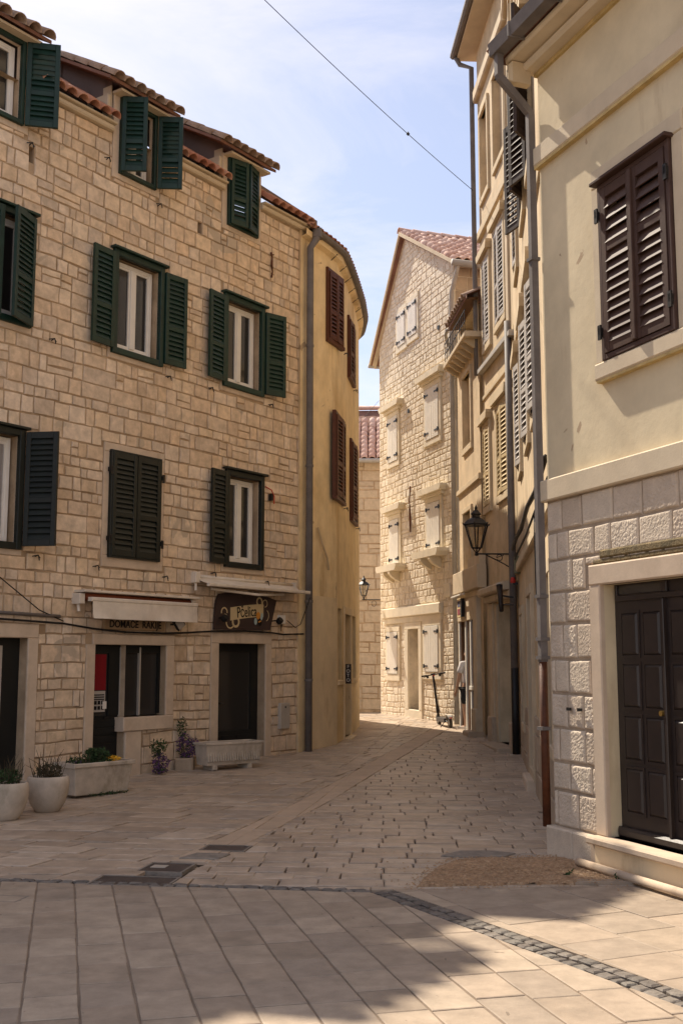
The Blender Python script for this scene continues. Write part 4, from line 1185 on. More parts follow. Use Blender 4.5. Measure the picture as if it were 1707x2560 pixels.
for i, o in enumerate(WM):
    surround(F, *o, .12, m_white_dress, .05, sill=.13)
    MB().cbox(o[0]-.22, o[1]+.22, -.10, .02, o[3]+.12, o[3]+.20, .01).build('frieze', m_white_dress, H)
    MB().prism([(o[0]-.36, o[3]+.29), (o[0]-.30, o[3]+.20), (o[1]+.30, o[3]+.20), (o[1]+.36, o[3]+.29), (o[1]+.36, o[3]+.335), (o[0]-.36, o[3]+.335)], -.18, .02).build('hood_mould', m_white_dress, H)
    if i >= 2:
        MB().prism([(o[0]-.40, o[2]-.07), (o[0]-.32, o[2]-.16), (o[1]+.32, o[2]-.16), (o[1]+.40, o[2]-.07), (o[1]+.40, o[2]), (o[0]-.40, o[2])], -.29, .02).build('window_ledge', m_white_dress, H)
        for x in (o[0]+.02, o[1]-.16):
            MB().prism([(0, 0), (.28, 0), (.28, -.06), (.2, -.15), (.08, -.22), (0, -.26)], 0, .14, M=T(x, .0, o[2]-.16) @ RZ(-pi/2) @ T(0, 0, 0)).build('ledge_bracket', m_white_dress, H)
for o in WG: surround(F, *o, .13, m_white_dress, .05, sill=.16)
MB().cbox(-4.50, -.82, -.10, .02, 2.66, 2.90, .02).cbox(-4.46, -.86, -.05, .02, 2.52, 2.66, .01).build('shop_cornice', m_white_dress, H)
MB().cbox(-3.12, -2.03, -.04, .3, .15, .50, .012).build('doorstep', m_white_dress, H)
for a, b in ((-3.10, -2.87), (-2.22, -2.03)): MB().cbox(a, b, -.045, .3, .50, 2.36, .01).build('jamb', m_white_dress, H)
MB().cbox(-3.10, -2.03, -.045, .05, 2.36, 2.52, .01).build('lintel', m_white_dress, H)
dd = MB().box(-2.87, -2.22, .22, .27, .50, 2.36).build('door', m_wshut, H)
MB().box(-2.42, -2.28, .205, .22, .9, 2.2).build('pane', m_glass, dd)
MB().box(-2.82, -2.5, .212, .22, .6, 1.3).box(-2.82, -2.5, .212, .22, 1.4, 2.25).build('door_panel', m_wshut, dd)
MB().box(-2.49, -2.45, .17, .22, 1.32, 1.36).build('door_handle', m_iron, dd)
MB().cbox(-.70, -.36, -.04, .02, 3.0, 3.30, .01).build('wall_plaque', m_white_dress, H)
MB().tube([(-2.62, -.05, 4.65), (-2.60, -.06, 5.0), (-2.64, -.06, 5.4), (-2.61, -.05, 5.75)], [.018, .03, .014, .02], 6).build('iron_anchor', m_rustpipe, H)
for u, z in ((-2.75, 7.62), (-.85, 9.15)): MB().box(u-.05, u+.05, -.032, -.02, z-.05, z+.05).build('putlog_hole', m_iron, H)
# roof: two slopes, verge, ridge, right side tiles
pr = (Vector((0.28, 0, gr_[1]))-Vector((ga[0], 0, ga[1]))); 
def rz_r(u): return ga[1]+.06+(gr_[1]-ga[1])*(u-ga[0])/(0-ga[0])
def rz_l(u): return ga[1]+.06+(gl[1]-ga[1])*(u-ga[0])/(LW-ga[0])
rf = MB()
x0, x1 = LW-.32, .30
rf.add([(ga[0], -.14, ga[1]+.06), (x1, -.14, rz_r(x1)), (x1, 7.1, rz_r(x1)), (ga[0], 7.1, ga[1]+.06), (x0, -.14, rz_l(x0)), (x0, 7.1, rz_l(x0)),
        (ga[0], -.14, ga[1]-.04), (x1, -.14, rz_r(x1)-.08), (x1, 7.1, rz_r(x1)-.08), (ga[0], 7.1, ga[1]-.04), (x0, -.14, rz_l(x0)-.08), (x0, 7.1, rz_l(x0)-.08)],
       [(0, 1, 2, 3), (4, 0, 3, 5), (9, 8, 7, 6), (11, 9, 6, 10), (0, 6, 7, 1), (4, 10, 6, 0), (1, 7, 8, 2), (5, 11, 10, 4)], .5)
rf = rf.build('roof', m_deck, H)
for (a, za), (b, zb) in (((x0, rz_l(x0)), (ga[0], ga[1]+.06)), ((ga[0], ga[1]+.06), (x1, rz_r(x1)))):
    MB().add([(a, -.18, za-.06), (b, -.18, zb-.06), (b, -.18, zb+.03), (a, -.18, za+.03), (a, .02, za-.11), (b, .02, zb-.11), (b, .02, zb+.03), (a, .02, za+.03)], [(0, 1, 2, 3), (4, 5, 1, 0), (3, 2, 6, 7)], .5).build('verge', m_cream_trim, H)
sl_ = Vector((ga[0]-x1, 0, ga[1]+.06-rz_r(x1)))
Lr = sl_.length
M2 = slope(((x1+.06, -.16, rz_r(x1)-.02), (0, 1, 0), sl_))
tiles(rf, M2, 18, int(Lr/.31)+1, m_pink_tile, w=.205, l=.31, r=.108, cap=200)
me = tile_mesh(m_pink_tile, .12, .40)
for k in range(10): place('ridge_tile', me, rf, T(ga[0], -.16+k*.38, ga[1]+.09))
MB().tube([(x1+.06, -.2, rz_r(x1)-.05), (x1+.06, 3.6, rz_r(x1)-.07)], .075, 10).build('gutter', m_palegutter, H, smooth=True)
MB().tube([(x1+.03, -.05, rz_r(x1)-.08), (x1, -.07, rz_r(x1)-.25), (.06, -.09, rz_r(x1)-.62), (.02, -.09, 9.4), (.02, -.09, 8.3), (.02, -.09, .3)], .05, 10).build('downpipe', m_palegutter, H, smooth=True)
MB().tube([(x0-.02, -.18, rz_l(x0)-.03), (x0-.02, 7, rz_l(x0)-.03)], .06, 8).build('gutter', m_palegutter, H, smooth=True)
MB().box(-.75, -.1, -.03, -.02, .45, .46).build('meter_slot', m_iron, H)

# ================================================================== far house closing the alley
H = house('far_house', (2.6, 35.0), 92, 'stone house with red tiled roof at the far end of the alley')
EZ = 7.95
wall(H, 'wall', [(-7, 0), (0, 0)], -.4, EZ+.05, [], m_mortar)
masonry(H, -2.6, -1.0, .1, EZ+.02, [], m_far_stone, (.26, .42), (.30, .75), proud=.018, gap=.016, jit=.014, cap=200, split=.1, wob=.03)
pt = radians(36)
rf = MB().add([(-7, -.25, EZ), (0, -.25, EZ), (0, 3.0, EZ+3.25*math.tan(pt)), (-7, 3.0, EZ+3.25*math.tan(pt)), (0, 6, EZ), (-7, 6, EZ)], [(0, 1, 2, 3), (3, 2, 4, 5)], .5).build('roof', m_deck, H)
tiles(rf, slope(((-3.0, -.30, EZ+.01), (1, 0, 0), (0, cos(pt), sin(pt)))), 11, 9, m_pink_tile, w=.25, l=.34, r=.128)
MB().tube([(-7, -.36, EZ-.02), (0, -.36, EZ-.02)], .07, 10).build('gutter', m_palegutter, H, smooth=True)
me = tile_mesh(m_pink_tile, .13, .40)
for k in range(9): place('ridge_tile', me, rf, T(-3.2+k*.38, 3.0, EZ+3.25*math.tan(pt)+.05) @ RZ(-pi/2))
wall(H, 'end_wall', [(0, 0), (0, 6)], -.4, EZ, [], m_mortar, s0=0)
wall(H, 'end_wall', [(-7, 6), (-7, 0)], -.4, EZ, [], m_mortar, s0=0)

# ================================================================== narrow house
H = house('narrow_house', (2.5, 23.42), 176, 'narrow tan house with open shop front, blind windows and a roof loggia')
F = (H, None)
NW = 2.42
R3O = [(.74, 1.58, 5.97, 7.44, .10), (.63, 1.44, 3.22, 4.62, .10), (.06, 1.80, .24, 2.42, .9), (.5, 2.2, 8.02, 8.62, .5)]
wall(H, 'wall', [(.0, 0), (NW, 0)], -.1, 8.75, R3O, m_tan)
for o in R3O[:2]:
    MB().box(o[0], o[1], .09, .11, o[2], o[3]).build('blind_panel', m_tan, H)
    surround(F, *o[:4], .10, m_tan_trim, .045, sill=.14)
MB().box(.06, 1.80, .85, .9, .2, 2.45).build('shop_back', m_brownwood, H)
MB().box(.5, 2.2, .48, .5, 8.0, 8.65).build('loggia_back', m_brownwood, H)
MB().cbox(-.05, NW, -.05, .02, 5.08, 5.20, .015).build('string_course', m_tan_trim, H)
MB().cbox(-.04, NW+.1, -.30, .02, 7.86, 7.97, .02).build('balcony_slab', m_tan_pale, H)
for k in range(7): MB().prism([(0, 0), (.26, 0), (.26, -.05), (.1, -.16), (0, -.2)], 0, .07, M=T(.1+k*.36, 0, 7.86) @ RZ(-pi/2)).build('corbel', m_tan_trim, H)
rl = MB()
for z in (8.2, 8.42): rl.tube([(.0, -.26, z), (NW, -.26, z)], .012, 5)
for k in range(12): rl.tube([(.05+k*.21, -.26, 7.97), (.05+k*.21, -.26, 8.42)], .008, 4)
rl.build('railing', m_iron, H)
rf = MB().add([(.3, -.24, 8.70), (NW+.1, -.24, 8.70), (NW+.1, 3, 10.15), (.3, 3, 10.15), (.3, -.24, 8.64), (NW+.1, -.24, 8.64)], [(0, 1, 2, 3), (4, 5, 1, 0)], .5).build('roof', m_deck, H)
MB().add([(.3, -.24, 8.635), (NW+.1, -.24, 8.635), (NW+.1, 0, 8.66), (.3, 0, 8.66)], [(3, 2, 1, 0)], .5).build('roof_soffit', m_brownwood, H)
tiles(rf, slope(((.3, -.26, 8.70), (1, 0, 0), (0, cos(.42), sin(.42)))), 10, 3, m_old_tile, w=.21)
MB().tube([(.3, -.26, 8.66), (.1, -.26, 8.60), (-.06, -.2, 8.5), (-.06, -.1, 8.3), (-.06, -.08, 7.9)], .035, 8).build('downpipe', m_palegutter, H, smooth=True)
# jettied band and shop head
MB().cbox(.0, NW+.25, -.16, .02, 2.98, 3.42, .015).build('jetty_band', m_tan_pale, H)
MB().cbox(1.44, NW+.2, -.10, .02, 3.42, 3.62, .01).build('ledge', m_tan_pale, H)
MB().cbox(.02, NW, -.06, .02, 2.86, 2.98, .01).build('jetty_soffit_mould', m_tan_trim, H)
MB().cbox(.05, 1.95, -.08, .04, 2.42, 2.86, .01).build('fascia', m_tan_pale, H)
for a, b in ((.03, .16), (.78, .90), (1.30, 1.42)):
    MB().cbox(a, b, -.06, .02, .24, 2.44, .006).build('white_board', m_boards, H)
for a, b in ((.16, .24), (.90, 1.02), (1.42, 1.50)):
    MB().box(a, b, -.03, .03, .24, 2.42).build('door_frame', m_brownwood, H)
MB().cbox(1.50, 1.80, -.02, .10, .24, 1.05, .01).build('stall_riser', m_tan_pale, H)
MB().cbox(1.28, 1.84, -.08, .10, 1.05, 1.13, .008).build('stall_sill', m_boards, H)
MB().cbox(1.80, 2.16, -.09, .04, .15, 2.86, .012).build('pilaster', m_tan_pale, H)
MB().cbox(1.76, 2.20, -.14, .04, .1, .72, .02).build('pilaster_base', m_tan_pale, H)
MB().cbox(.0, 1.8, -.10, .9, .1, .235, .012).build('threshold', m_base_stone, H)
MB().cbox(1.7, 2.3, -.30, -.0, .14, .30, .02).build('stone_block', m_base_stone, H)
MB().tube([(.1, -.2, 2.93), (1.5, -.2, 2.93)], .022, 6).build('awning_roller', m_boards, H)
s3 = empty('shop_sign', tuple(FR[H.name] @ Vector((.42, -.10, 2.50))), pi/2-radians(176), 'cream sign with blue and red panels above the open shop front', 'sign')
MB().cbox(0, .42, -.05, 0, 0, .38, .006).build('board', m_scream, s3)
MB().box(.08, .36, -.055, -.05, .21, .33).build('blue_panel', mat('sign_blue', [(.10, .10, .16)], vamt=0, bump=0), s3)
MB().box(.08, .36, -.055, -.05, .05, .17).build('red_panel', mat('sign_red', [(.24, .035, .05)], vamt=0, bump=0), s3)
MB().box(.44, .56, -.06, 0, .0, .37).build('black_edge', m_cable, s3)
wall(H, 'end_wall', [(0, 3), (0, 0)], -.1, 8.7, [], m_tan, s0=0)
# ================================================================== tall house
H = house('tall_house', (2.89, 18.14), 177, 'tall weathered tan plaster house with stone window frames lining the alley')
F = (H, None)
BA = RZ(radians(-9.6))
FA = (H, BA)
ZT = 13.85
TB = [(-2.58, -1.86, 10.56, 12.24), (-1.24, -.34, 10.60, 12.30)]
MBW = [(-2.60, -1.96, 7.58, 9.20), (-1.38, -.54, 7.63, 9.34)]
LBW = [(-2.84, -2.22, 4.50, 6.00), (-1.46, -.52, 4.52, 6.08)]
GD = (-1.76, -.45, .20, 2.60)
AR = [(1.55, 2.30), (3.62, 4.42), (5.22, 6.02)]
A_ops = [(a, b, z0, z1) for a, b in AR for z0, z1 in ((4.46, 5.98), (7.52, 9.10), (10.5, 12.1))]
A_gr = [(3.25, 4.15, .25, 2.45), (5.75, 6.35, .80, 2.45), (1.0, 1.7, .7, 2.3), (7.0, 7.6, .8, 2.45)]
LA = 8.62
wall(H, 'wall', [(-2.97, 0), (0, 0), (LA*cos(radians(9.6)), -LA*sin(radians(9.6)))], -.1, ZT, [o+(.12,) for o in TB+MBW+LBW] + [GD+(.45,)] + [o+(.12,) for o in A_ops] + [o+(.25,) for o in A_gr], m_tan, s0=-2.97)
wall(H, 'end_wall', [(-2.97, 5), (-2.97, 0)], -.1, ZT, [], m_tan, s0=0)
for o in TB:
    MB().box(o[0], o[1], .10, .12, o[2], o[3]).build('blind_panel', m_tan, H)
    surround(F, *o, .10, m_tan_trim, .05, sill=.13)
def wshut(F, o, mt, ang=4, hood=True, yy=-.02):
    h, B = F
    c = (o[0]+o[1])/2; w = (o[1]-o[0])/2
    surround(F, *o, .10, m_tan_trim, .05, sill=.14)
    if hood: MB().prism([(o[0]-.20, o[3]+.20), (o[0]-.14, o[3]+.10), (o[1]+.14, o[3]+.10), (o[1]+.20, o[3]+.20), (o[1]+.20, o[3]+.25), (o[0]-.20, o[3]+.25)], -.12, .02).build('hood_mould', m_tan_trim, h, B)
    MB().box(o[0], o[1], .11, .12, o[2], o[3]).build('window_back', m_blackpaint, h, B)
    shutter(F, o[0], o[2]+.01, o[3]-.01, w-.004, -ang, mt, y=yy, joined=True, pitch=.075)
    shutter(F, o[1], o[2]+.01, o[3]-.01, w-.004, 180+ang, mt, y=yy, joined=True, pitch=.075)
for o in MBW: wshut(F, o, m_greyshut)
for o in LBW: wshut(F, o, m_oak)
for k, (a, b) in enumerate(AR):
    wshut(FA, (a, b, 4.46, 5.98), m_greyshut, ang=10)
    wshut(FA, (a, b, 7.52, 9.10), m_greyshut if k == 0 else m_darkshut, ang=6 if k == 0 else 152)
    surround(FA, a, b, 10.5, 12.1, .10, m_tan_trim, .05, sill=.13)
    MB().box(a, b, .10, .12, 10.5, 12.1).build('blind_panel', m_tan, H, BA)
for z in (6.24, 6.58): MB().cbox(-2.92, -.06, -.028, .02, z, z+.09, .012).build('string_course', m_tan_trim, H)
MB().cbox(-2.96, 0, -.07, .02, 9.82, 10.0, .015).build('string_course', m_tan_trim, H)
MB().cbox(.03, LA-.02, -.03, .02, 6.58, 6.67, .012).build('string_course', m_tan_trim, H, BA)
MB().cbox(.03, LA-.02, -.07, .02, 9.82, 10.0, .015).build('string_course', m_tan_trim, H, BA)
MB().cbox(-2.97, -.02, -.10, .02, 12.75, 13.0, .03).build('frieze', m_tan_pale, H)
MB().cbox(.05, LA, -.10, .02, 12.75, 13.0, .03).build('frieze', m_tan_pale, H, BA)
MB().cbox(-.42, -.20, -.035, .02, 6.7, 12.7, .01).build('pilaster_strip', m_tan_pale, H)
# eaves and roof
ca, sa = cos(radians(9.6)), sin(radians(9.6))
q = lambda u, o: (u, -o) if u <= 0 else (u*ca-o*sa, -u*sa-o*ca)
ev = MB()
P0 = [(-3.30, -.36), (.03, -.36), q(LA, .36)]
P1 = [(-3.30, .3), (0, .3), q(LA, -.3)]
for i in range(2):
    a, b, c, d = P0[i], P0[i+1], P1[i+1], P1[i]
    ev.add([(*a, ZT), (*b, ZT), (*c, ZT), (*d, ZT), (*a, ZT+.14), (*b, ZT+.14), (c[0], c[1]+4, ZT+1.9), (d[0], d[1]+4, ZT+1.9)], [(3, 2, 1, 0), (0, 1, 5, 4), (4, 5, 6, 7)], .5)
ev.add([(-3.30, -.36, ZT), (-3.30, 4.3, ZT+1.7), (-3.30, -.36, ZT+.14), (-3.30, 4.3, ZT+1.9)], [(0, 2, 3, 1)], .5)
ev.build('roof', m_cream_trim, H)
gt = MB()
for a, b in ((P0[0], P0[1]), (P0[1], P0[2])):
    gt.tube([(a[0], a[1]-.06, ZT+.10), (b[0], b[1]-.06, ZT+.10)], .075, 8)
gt.build('gutter', m_gutter, H)
p1 = MB().tube([(-3.22, -.38, ZT+.03), (-3.22, -.30, ZT-.12), (-3.02, -.10, ZT-.30), (-3.0, -.10, 8.4), (-3.0, -.10, 7.14)], .05, 10).build('downpipe', m_gutter, H, smooth=True)
MB().cbox(-3.06, -.06, -.12, -.02, 7.02, 7.12, .01, M=T(0, 0, 0) @ RY(radians(2.0)) @ T(0, 0, -.02)).build('slanting_gutter', m_palegutter, H)
MB().tube([(-.03, -.09, 7.3), (-.03, -.09, 1.5)], .06, 10).build('downpipe', m_gutter, H, smooth=True)
MB().tube([(-.03, -.09, 1.5), (-.03, -.09, .1)], .062, 10).build('pipe_boot', m_iron, H, smooth=True)
# ground floor
MB().cbox(-2.45, -.1, -.26, .02, 2.78, 2.92, .03).cbox(-2.40, -.12, -.15, .02, 2.66, 2.78, .02).build('shop_cornice', m_tan_pale, H)
for a, b in ((-2.36, -1.98), (-.42, -.16)):
    MB().cbox(a, b, -.07, .03, .6, 2.66, .015).build('pilaster', m_tan_pale, H)
    MB().cbox(a-.04, b+.04, -.12, .03, .05, .62, .02).build('pilaster_base', m_base_stone, H)
MB().cbox(-1.98, -1.76, -.04, .4, .1, 2.62, .01).build('jamb', m_tan_pale, H)
dd = MB().box(-1.76, -1.20, .36, .42, .2, 2.05).build('door', m_brownwood, H)
MB().box(-1.72, -1.26, .34, .36, .8, 1.95).build('door_panel', m_tan, dd)
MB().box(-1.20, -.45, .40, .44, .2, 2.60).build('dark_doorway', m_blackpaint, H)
MB().cbox(-1.76, -.45, .28, .42, 2.05, 2.12, .008).build('transom', m_tan_pale, H)
MB().box(-1.76, -1.20, .36, .42, 2.12, 2.60).build('fanlight', m_glass, H)
MB().cbox(-2.0, -.35, -.34, .4, .06, .20, .015).build('doorstep', m_base_stone, H)
masonry(H, .12, LA-.1, -.02, .95, [(o[0]-.14, o[1]+.14, o[2]-.02, o[3]) for o in A_gr], m_base_stone, (.3, .45), (.5, 1.1), proud=.03, B=BA, cap=60, jit=.006)
for o in A_gr:
    surround(FA, *o, .13, m_tan_pale, .05, sill=.12)
    MB().box(o[0], o[1], .2, .24, o[2], o[3]).build('door' if o[2] < .4 else 'closed_shutter', m_brownwood, H, BA)
MB().cbox(3.15, 4.25, -.14, .0, .0, .15, .02).build('doorstep', m_smooth, H, BA)
MB().cbox(.1, LA-.2, -.07, .02, 3.0, 3.14, .012).build('string_course', m_tan_trim, H, BA)
MB().cbox(.55, .75, -.09, 0, 2.98, 3.25, .01).build('meter_box', m_greenbox, H, BA)
props(cable('wall_cable', on_wall([tuple(BA @ Vector((u, -.10, z))) for u, z in ((8.4, 3.42), (6.8, 3.35), (5.2, 3.42), (3.4, 3.36), (1.8, 3.42), (.3, 3.40))], H), .028, 'bundle of black cables along the tall house above its doors'), None)
cable('wall_cable', on_wall([tuple(BA @ Vector((u, -.08, z))) for u, z in ((8.4, 3.24), (4.2, 3.18), (.9, 3.22), (.2, 3.15))], H), .014, 'thin black cable under the cable bundle on the tall house')
cable('wall_cable', on_wall([tuple(BA @ Vector((u, -.07, z))) for u, z in ((6.0, 3.2), (6.02, 2.9), (6.05, 2.5), (6.1, 2.3))], H), .012, 'thin black cable dropping from the bundle beside the corner pipe')
tl = empty('wall_spotlight', tuple(FR[H.name] @ BA @ Vector((.35, -.1, 2.62))), pi/2-radians(186.6), 'black tubular wall spotlight below the lantern bracket', 'spotlight')
MB().tube([(-.08, -.22, .20), (.16, -.20, -.22)], [.05, .035], 12).build('tube', m_sdark, tl, smooth=True)
MB().lathe([(.0, .02), (.055, .0), (.055, -.03)], 12, M=T(-.085, -.22, .22) @ RY(-.5), capb=False).build('cap', m_plastic, tl)
MB().tube([(0, 0, 0), (.0, -.18, .03)], .014, 6).tube([(.12, 0, -.12), (.10, -.18, -.12)], .012, 6).build('arm', m_iron, tl)
rw = empty('red_warning_lamp', tuple(FR[H.name] @ BA @ Vector((.22, -.02, 2.86))), pi/2-radians(186.6), 'small red lamp on the tall house just above the spotlight', 'lamp')
MB().lathe([(.04, 0), (.045, .04), (.03, .09), (.0, .10)], 10, M=T(0, -.08, 0)).build('lens', m_sred, rw)
MB().box(-.02, .02, -.08, 0, -.03, .01).build('base', m_iron, rw)

# ================================================================== corner house on the right
H = house('corner_house', (1.81, 9.65), 159.2, 'cream plastered corner house with stone ground floor and brown louvred shutters')
F = (H, None)
RWIN = (.99, 1.91, 4.0, 5.49)
RDOOR = (.807, 1.92, .25, 2.21)
ET = 7.12
wall(H, 'wall', [(0, 0), (6.2, 0)], -.1, ET, [RWIN+(.16,), RDOOR+(.16,)], m_cream)
wall(H, 'side_wall', [(0, 5), (0, 0)], -.1, ET, [], m_cream, s0=0)
wall(H, 'back_wall', [(6.2, 5), (0, 5)], -.1, ET, [], m_cream, s0=0)
wall(H, 'end_wall', [(6.2, 0), (6.2, 5)], -.1, ET, [], m_cream, s0=0)
MB().box(.0, 6.2, -.004, -.001, .0, 3.0).build('stone_backing', m_rust_gap, H) if False else None
CZ = [.238, .534, .765, 1.048, 1.333, 1.621, 1.919, 2.19, 2.464, 2.709, 2.985]
DZ = [(.66, 2.06, .0, 2.38)]
bk = MB()
for a, b, c, d in ((0, .66, 0, 2.985), (.66, 2.06, 2.38, 2.985), (2.06, 6.2, 0, 2.985)): bk.add([(a, -.006, c), (b, -.006, c), (b, -.006, d), (a, -.006, d)], [(0, 1, 2, 3)], .5)
bk.build('stone_joints', m_rust_gap, H)
masonry(H, .0, 3.4, .238, 2.985, DZ, m_rust, (.27, .30), (.17, .44), proud=.022, gap=.010, jit=.010, fine=.010, courses=CZ, cap=120)
for a, b in ((0, .37), (.372, .66)): MB().cbox(a-.03 if a == 0 else a, b, -.085, .02, -.05, .236, .014).build('plinth_stone', m_rust, H)
for a, b in ((2.06, 2.7), (2.702, 3.4)): MB().cbox(a, b, -.085, .02, -.05, .236, .014).build('plinth_stone', m_rust, H)
MB().cbox(-.03, 6.2, -.065, .02, 2.985, 3.175, .012).build('string_course', m_cream_trim, H)
MB().cbox(-.02, 6.2, -.06, .02, 6.08, 6.26, .012).build('string_course', m_cream_trim, H)
MB().box(-.015, 6.2, -.05, .02, 6.055, 6.08).build('mustard_fillet', m_mustard, H)
# cornice
MB().cbox(-.05, 6.2, -.16, .02, 6.99, 7.07, .025).cbox(-.08, 6.2, -.30, .02, 7.072, 7.14, .02).build('cornice', m_cream_trim, H)
MB().box(-.01, 6.2, -.03, .02, 6.955, 6.99).build('mustard_fillet', m_mustard, H)
gt = MB()
gt.prism([(-.46, 7.24), (-.44, 7.12), (-.33, 7.12), (-.31, 7.24), (-.325, 7.24), (-.343, 7.135), (-.427, 7.135), (-.445, 7.24)], -6.2, .10, M=Matrix(((0, -1, 0, 0), (1, 0, 0, 0), (0, 0, 1, 0), (0, 0, 0, 1))))
recalc(gt.build('gutter', m_gutter, H))
MB().box(-.10, -.085, -.45, -.32, 7.13, 7.24).build('gutter_end', m_gutter, H)
for k in range(4): MB().cbox(.28+k*.62, .30+k*.62, -.47, -.30, 7.105, 7.25, .004).build('gutter_joint', m_gutter, H)
MB().cbox(-.06, .02, -.30, -.08, 6.86, 7.06, .03).build('cornice_end', m_tan_trim, H)
RZf = MB().add([(-.2, -.42, 7.24), (6.4, -.42, 7.24), (6.4, 2.6, 8.7), (-.2, 2.6, 8.7), (6.4, 5.4, 7.2), (-.2, 5.4, 7.2), (-.2, -.3, 7.14), (6.4, -.3, 7.14)], [(0, 1, 2, 3), (3, 2, 4, 5), (0, 6, 7, 1), (0, 3, 5, 6)], .5).build('roof', m_deck, H)
dp = MB().tube([(-.03, -.385, 7.14), (-.03, -.385, 6.92), (-.032, -.375, 6.90), (-.055, -.065, 6.63), (-.055, -.055, 6.60), (-.055, -.055, 1.6)], .045, 4).build('downpipe', m_gutter, H)
MB().tube([(-.055, -.055, 1.6), (-.055, -.055, .22)], .036, 12).build('pipe_boot', m_rustpipe, dp, smooth=True)
for z in (5.2, 2.15, 1.62, 1.78): MB().box(-.10, -.01, -.10, -.01, z, z+.03).build('pipe_clip', m_gutter, dp)
MB().box(-.10, -.01, -.105, -.02, 1.02, 1.05).build('pipe_clip', m_gutter, dp)
# window
MB().cbox(.86, 2.05, -.045, .04, 5.49, 5.655, .012).build('lintel', m_cream_trim, H)
for a, b in ((.86, .985), (1.915, 2.05)): MB().cbox(a, b, -.042, .04, 4.0, 5.49, .01).build('jamb', m_cream_trim, H)
MB().cbox(.86, 2.05, -.065, .04, 3.86, 4.0, .015).build('sill', m_cream_trim, H)
MB().box(.88, 2.03, -.055, .02, 3.84, 3.86).build('mustard_fillet', m_mustard, H)
casing(F, 1.03, 1.87, 4.045, 5.43, .045, m_brown, y0=-.07, y1=.02, drip=False)
MB().cbox(.955, 1.945, -.125, .0, 5.475, 5.505, .006).build('drip_board', m_brown, H)
MB().box(.99, 1.91, .12, .14, 4.0, 5.49).build('window_back', m_blackpaint, H)
for hx, ph in ((1.035, 0), (1.865, 180)):
    lf = shutter(F, hx, 4.05, 5.425, .414, ph, m_brown, y=-.055, split=.63, pitch=.078)
MB().cbox(1.43, 1.475, -.10, -.075, 4.05, 5.425, .006).build('closing_bead', m_brown, H)
for u in (1.0, 1.90):
    for z in (4.22, 5.20): hinge(F, u, z)
# door
dk = MB()
MB().cbox(.66, 2.06, -.05, .04, 2.21, 2.375, .012).build('lintel', m_smooth, H)
MB().cbox(.70, 2.06, -.03, .0, 2.377, 2.42, .012).build('lintel_cap', m_moss, H)
MB().cbox(.80, 2.06, -.036, -.01, 2.422, 2.49, .014).build('moss', m_moss, H)
for a, b in ((.66, .807), (1.92, 2.06)): MB().cbox(a, b, -.045, .16, .25, 2.21, .01).build('jamb', m_smooth, H)
dd = MB().box(.807, 1.92, .10, .15, .25, 2.21).build('door', m_door, H)
MB().cbox(.85, 1.90, .07, .11, 2.075, 2.12, .006).build('transom', m_door, dd)
MB().box(.87, 1.43, .09, .098, 2.13, 2.195).build('pane', m_glass, dd)
MB().cbox(.84, .87, .075, .11, 2.12, 2.2, .004).cbox(1.43, 1.50, .075, .11, 2.12, 2.2, .004).build('fanlight_bar', m_door, dd)
for r in range(4):
    for x in (.90, 1.18, 1.52):
        z0 = .45+r*.40
        MB().cbox(x, x+.21, .082, .105, z0, z0+.33, .02).build('door_panel', m_door, dd)
        MB().box(x-.02, x+.23, .092, .101, z0-.02, z0).box(x-.02, x+.23, .092, .101, z0+.33, z0+.35).box(x-.02, x, .092, .101, z0, z0+.33).box(x+.21, x+.23, .092, .101, z0, z0+.33).build('panel_moulding', m_door, dd)
MB().cbox(.807, 1.92, .05, .11, .25, .33, .02).build('weather_board', m_door, dd)
MB().cbox(1.44, 1.47, .06, .10, .33, 2.07, .006).build('closing_bead', m_door, dd)
MB().tube([(1.41, .10, 1.22), (1.41, .05, 1.22)], .02, 10).build('door_knob', mat('brass', [(.5, .33, .1)], rough=.35, metal=.9, vamt=.1, bump=0), dd)
MB().cbox(.68, 3.4, -.16, .12, .195, .25, .012).build('doorstep', m_smooth, H)
MB().box(.74, 3.4, -.11, .02, -.05, .195).build('step_riser', m_yellow_base, H)
MB().cbox(.66, .74, -.10, .02, -.05, .195, .008).build('riser_end', m_smooth, H)
MB().tube([(.62, -.19, .045), (3.4, -.19, .045)], .032, 10).build('floor_pipe', m_smooth, H, smooth=True)
for u, z in ((.30, 1.20), (.46, 1.20)): MB().box(u, u+.05, -.06, -.04, z, z+.025).build('fixing_slot', m_iron, H)

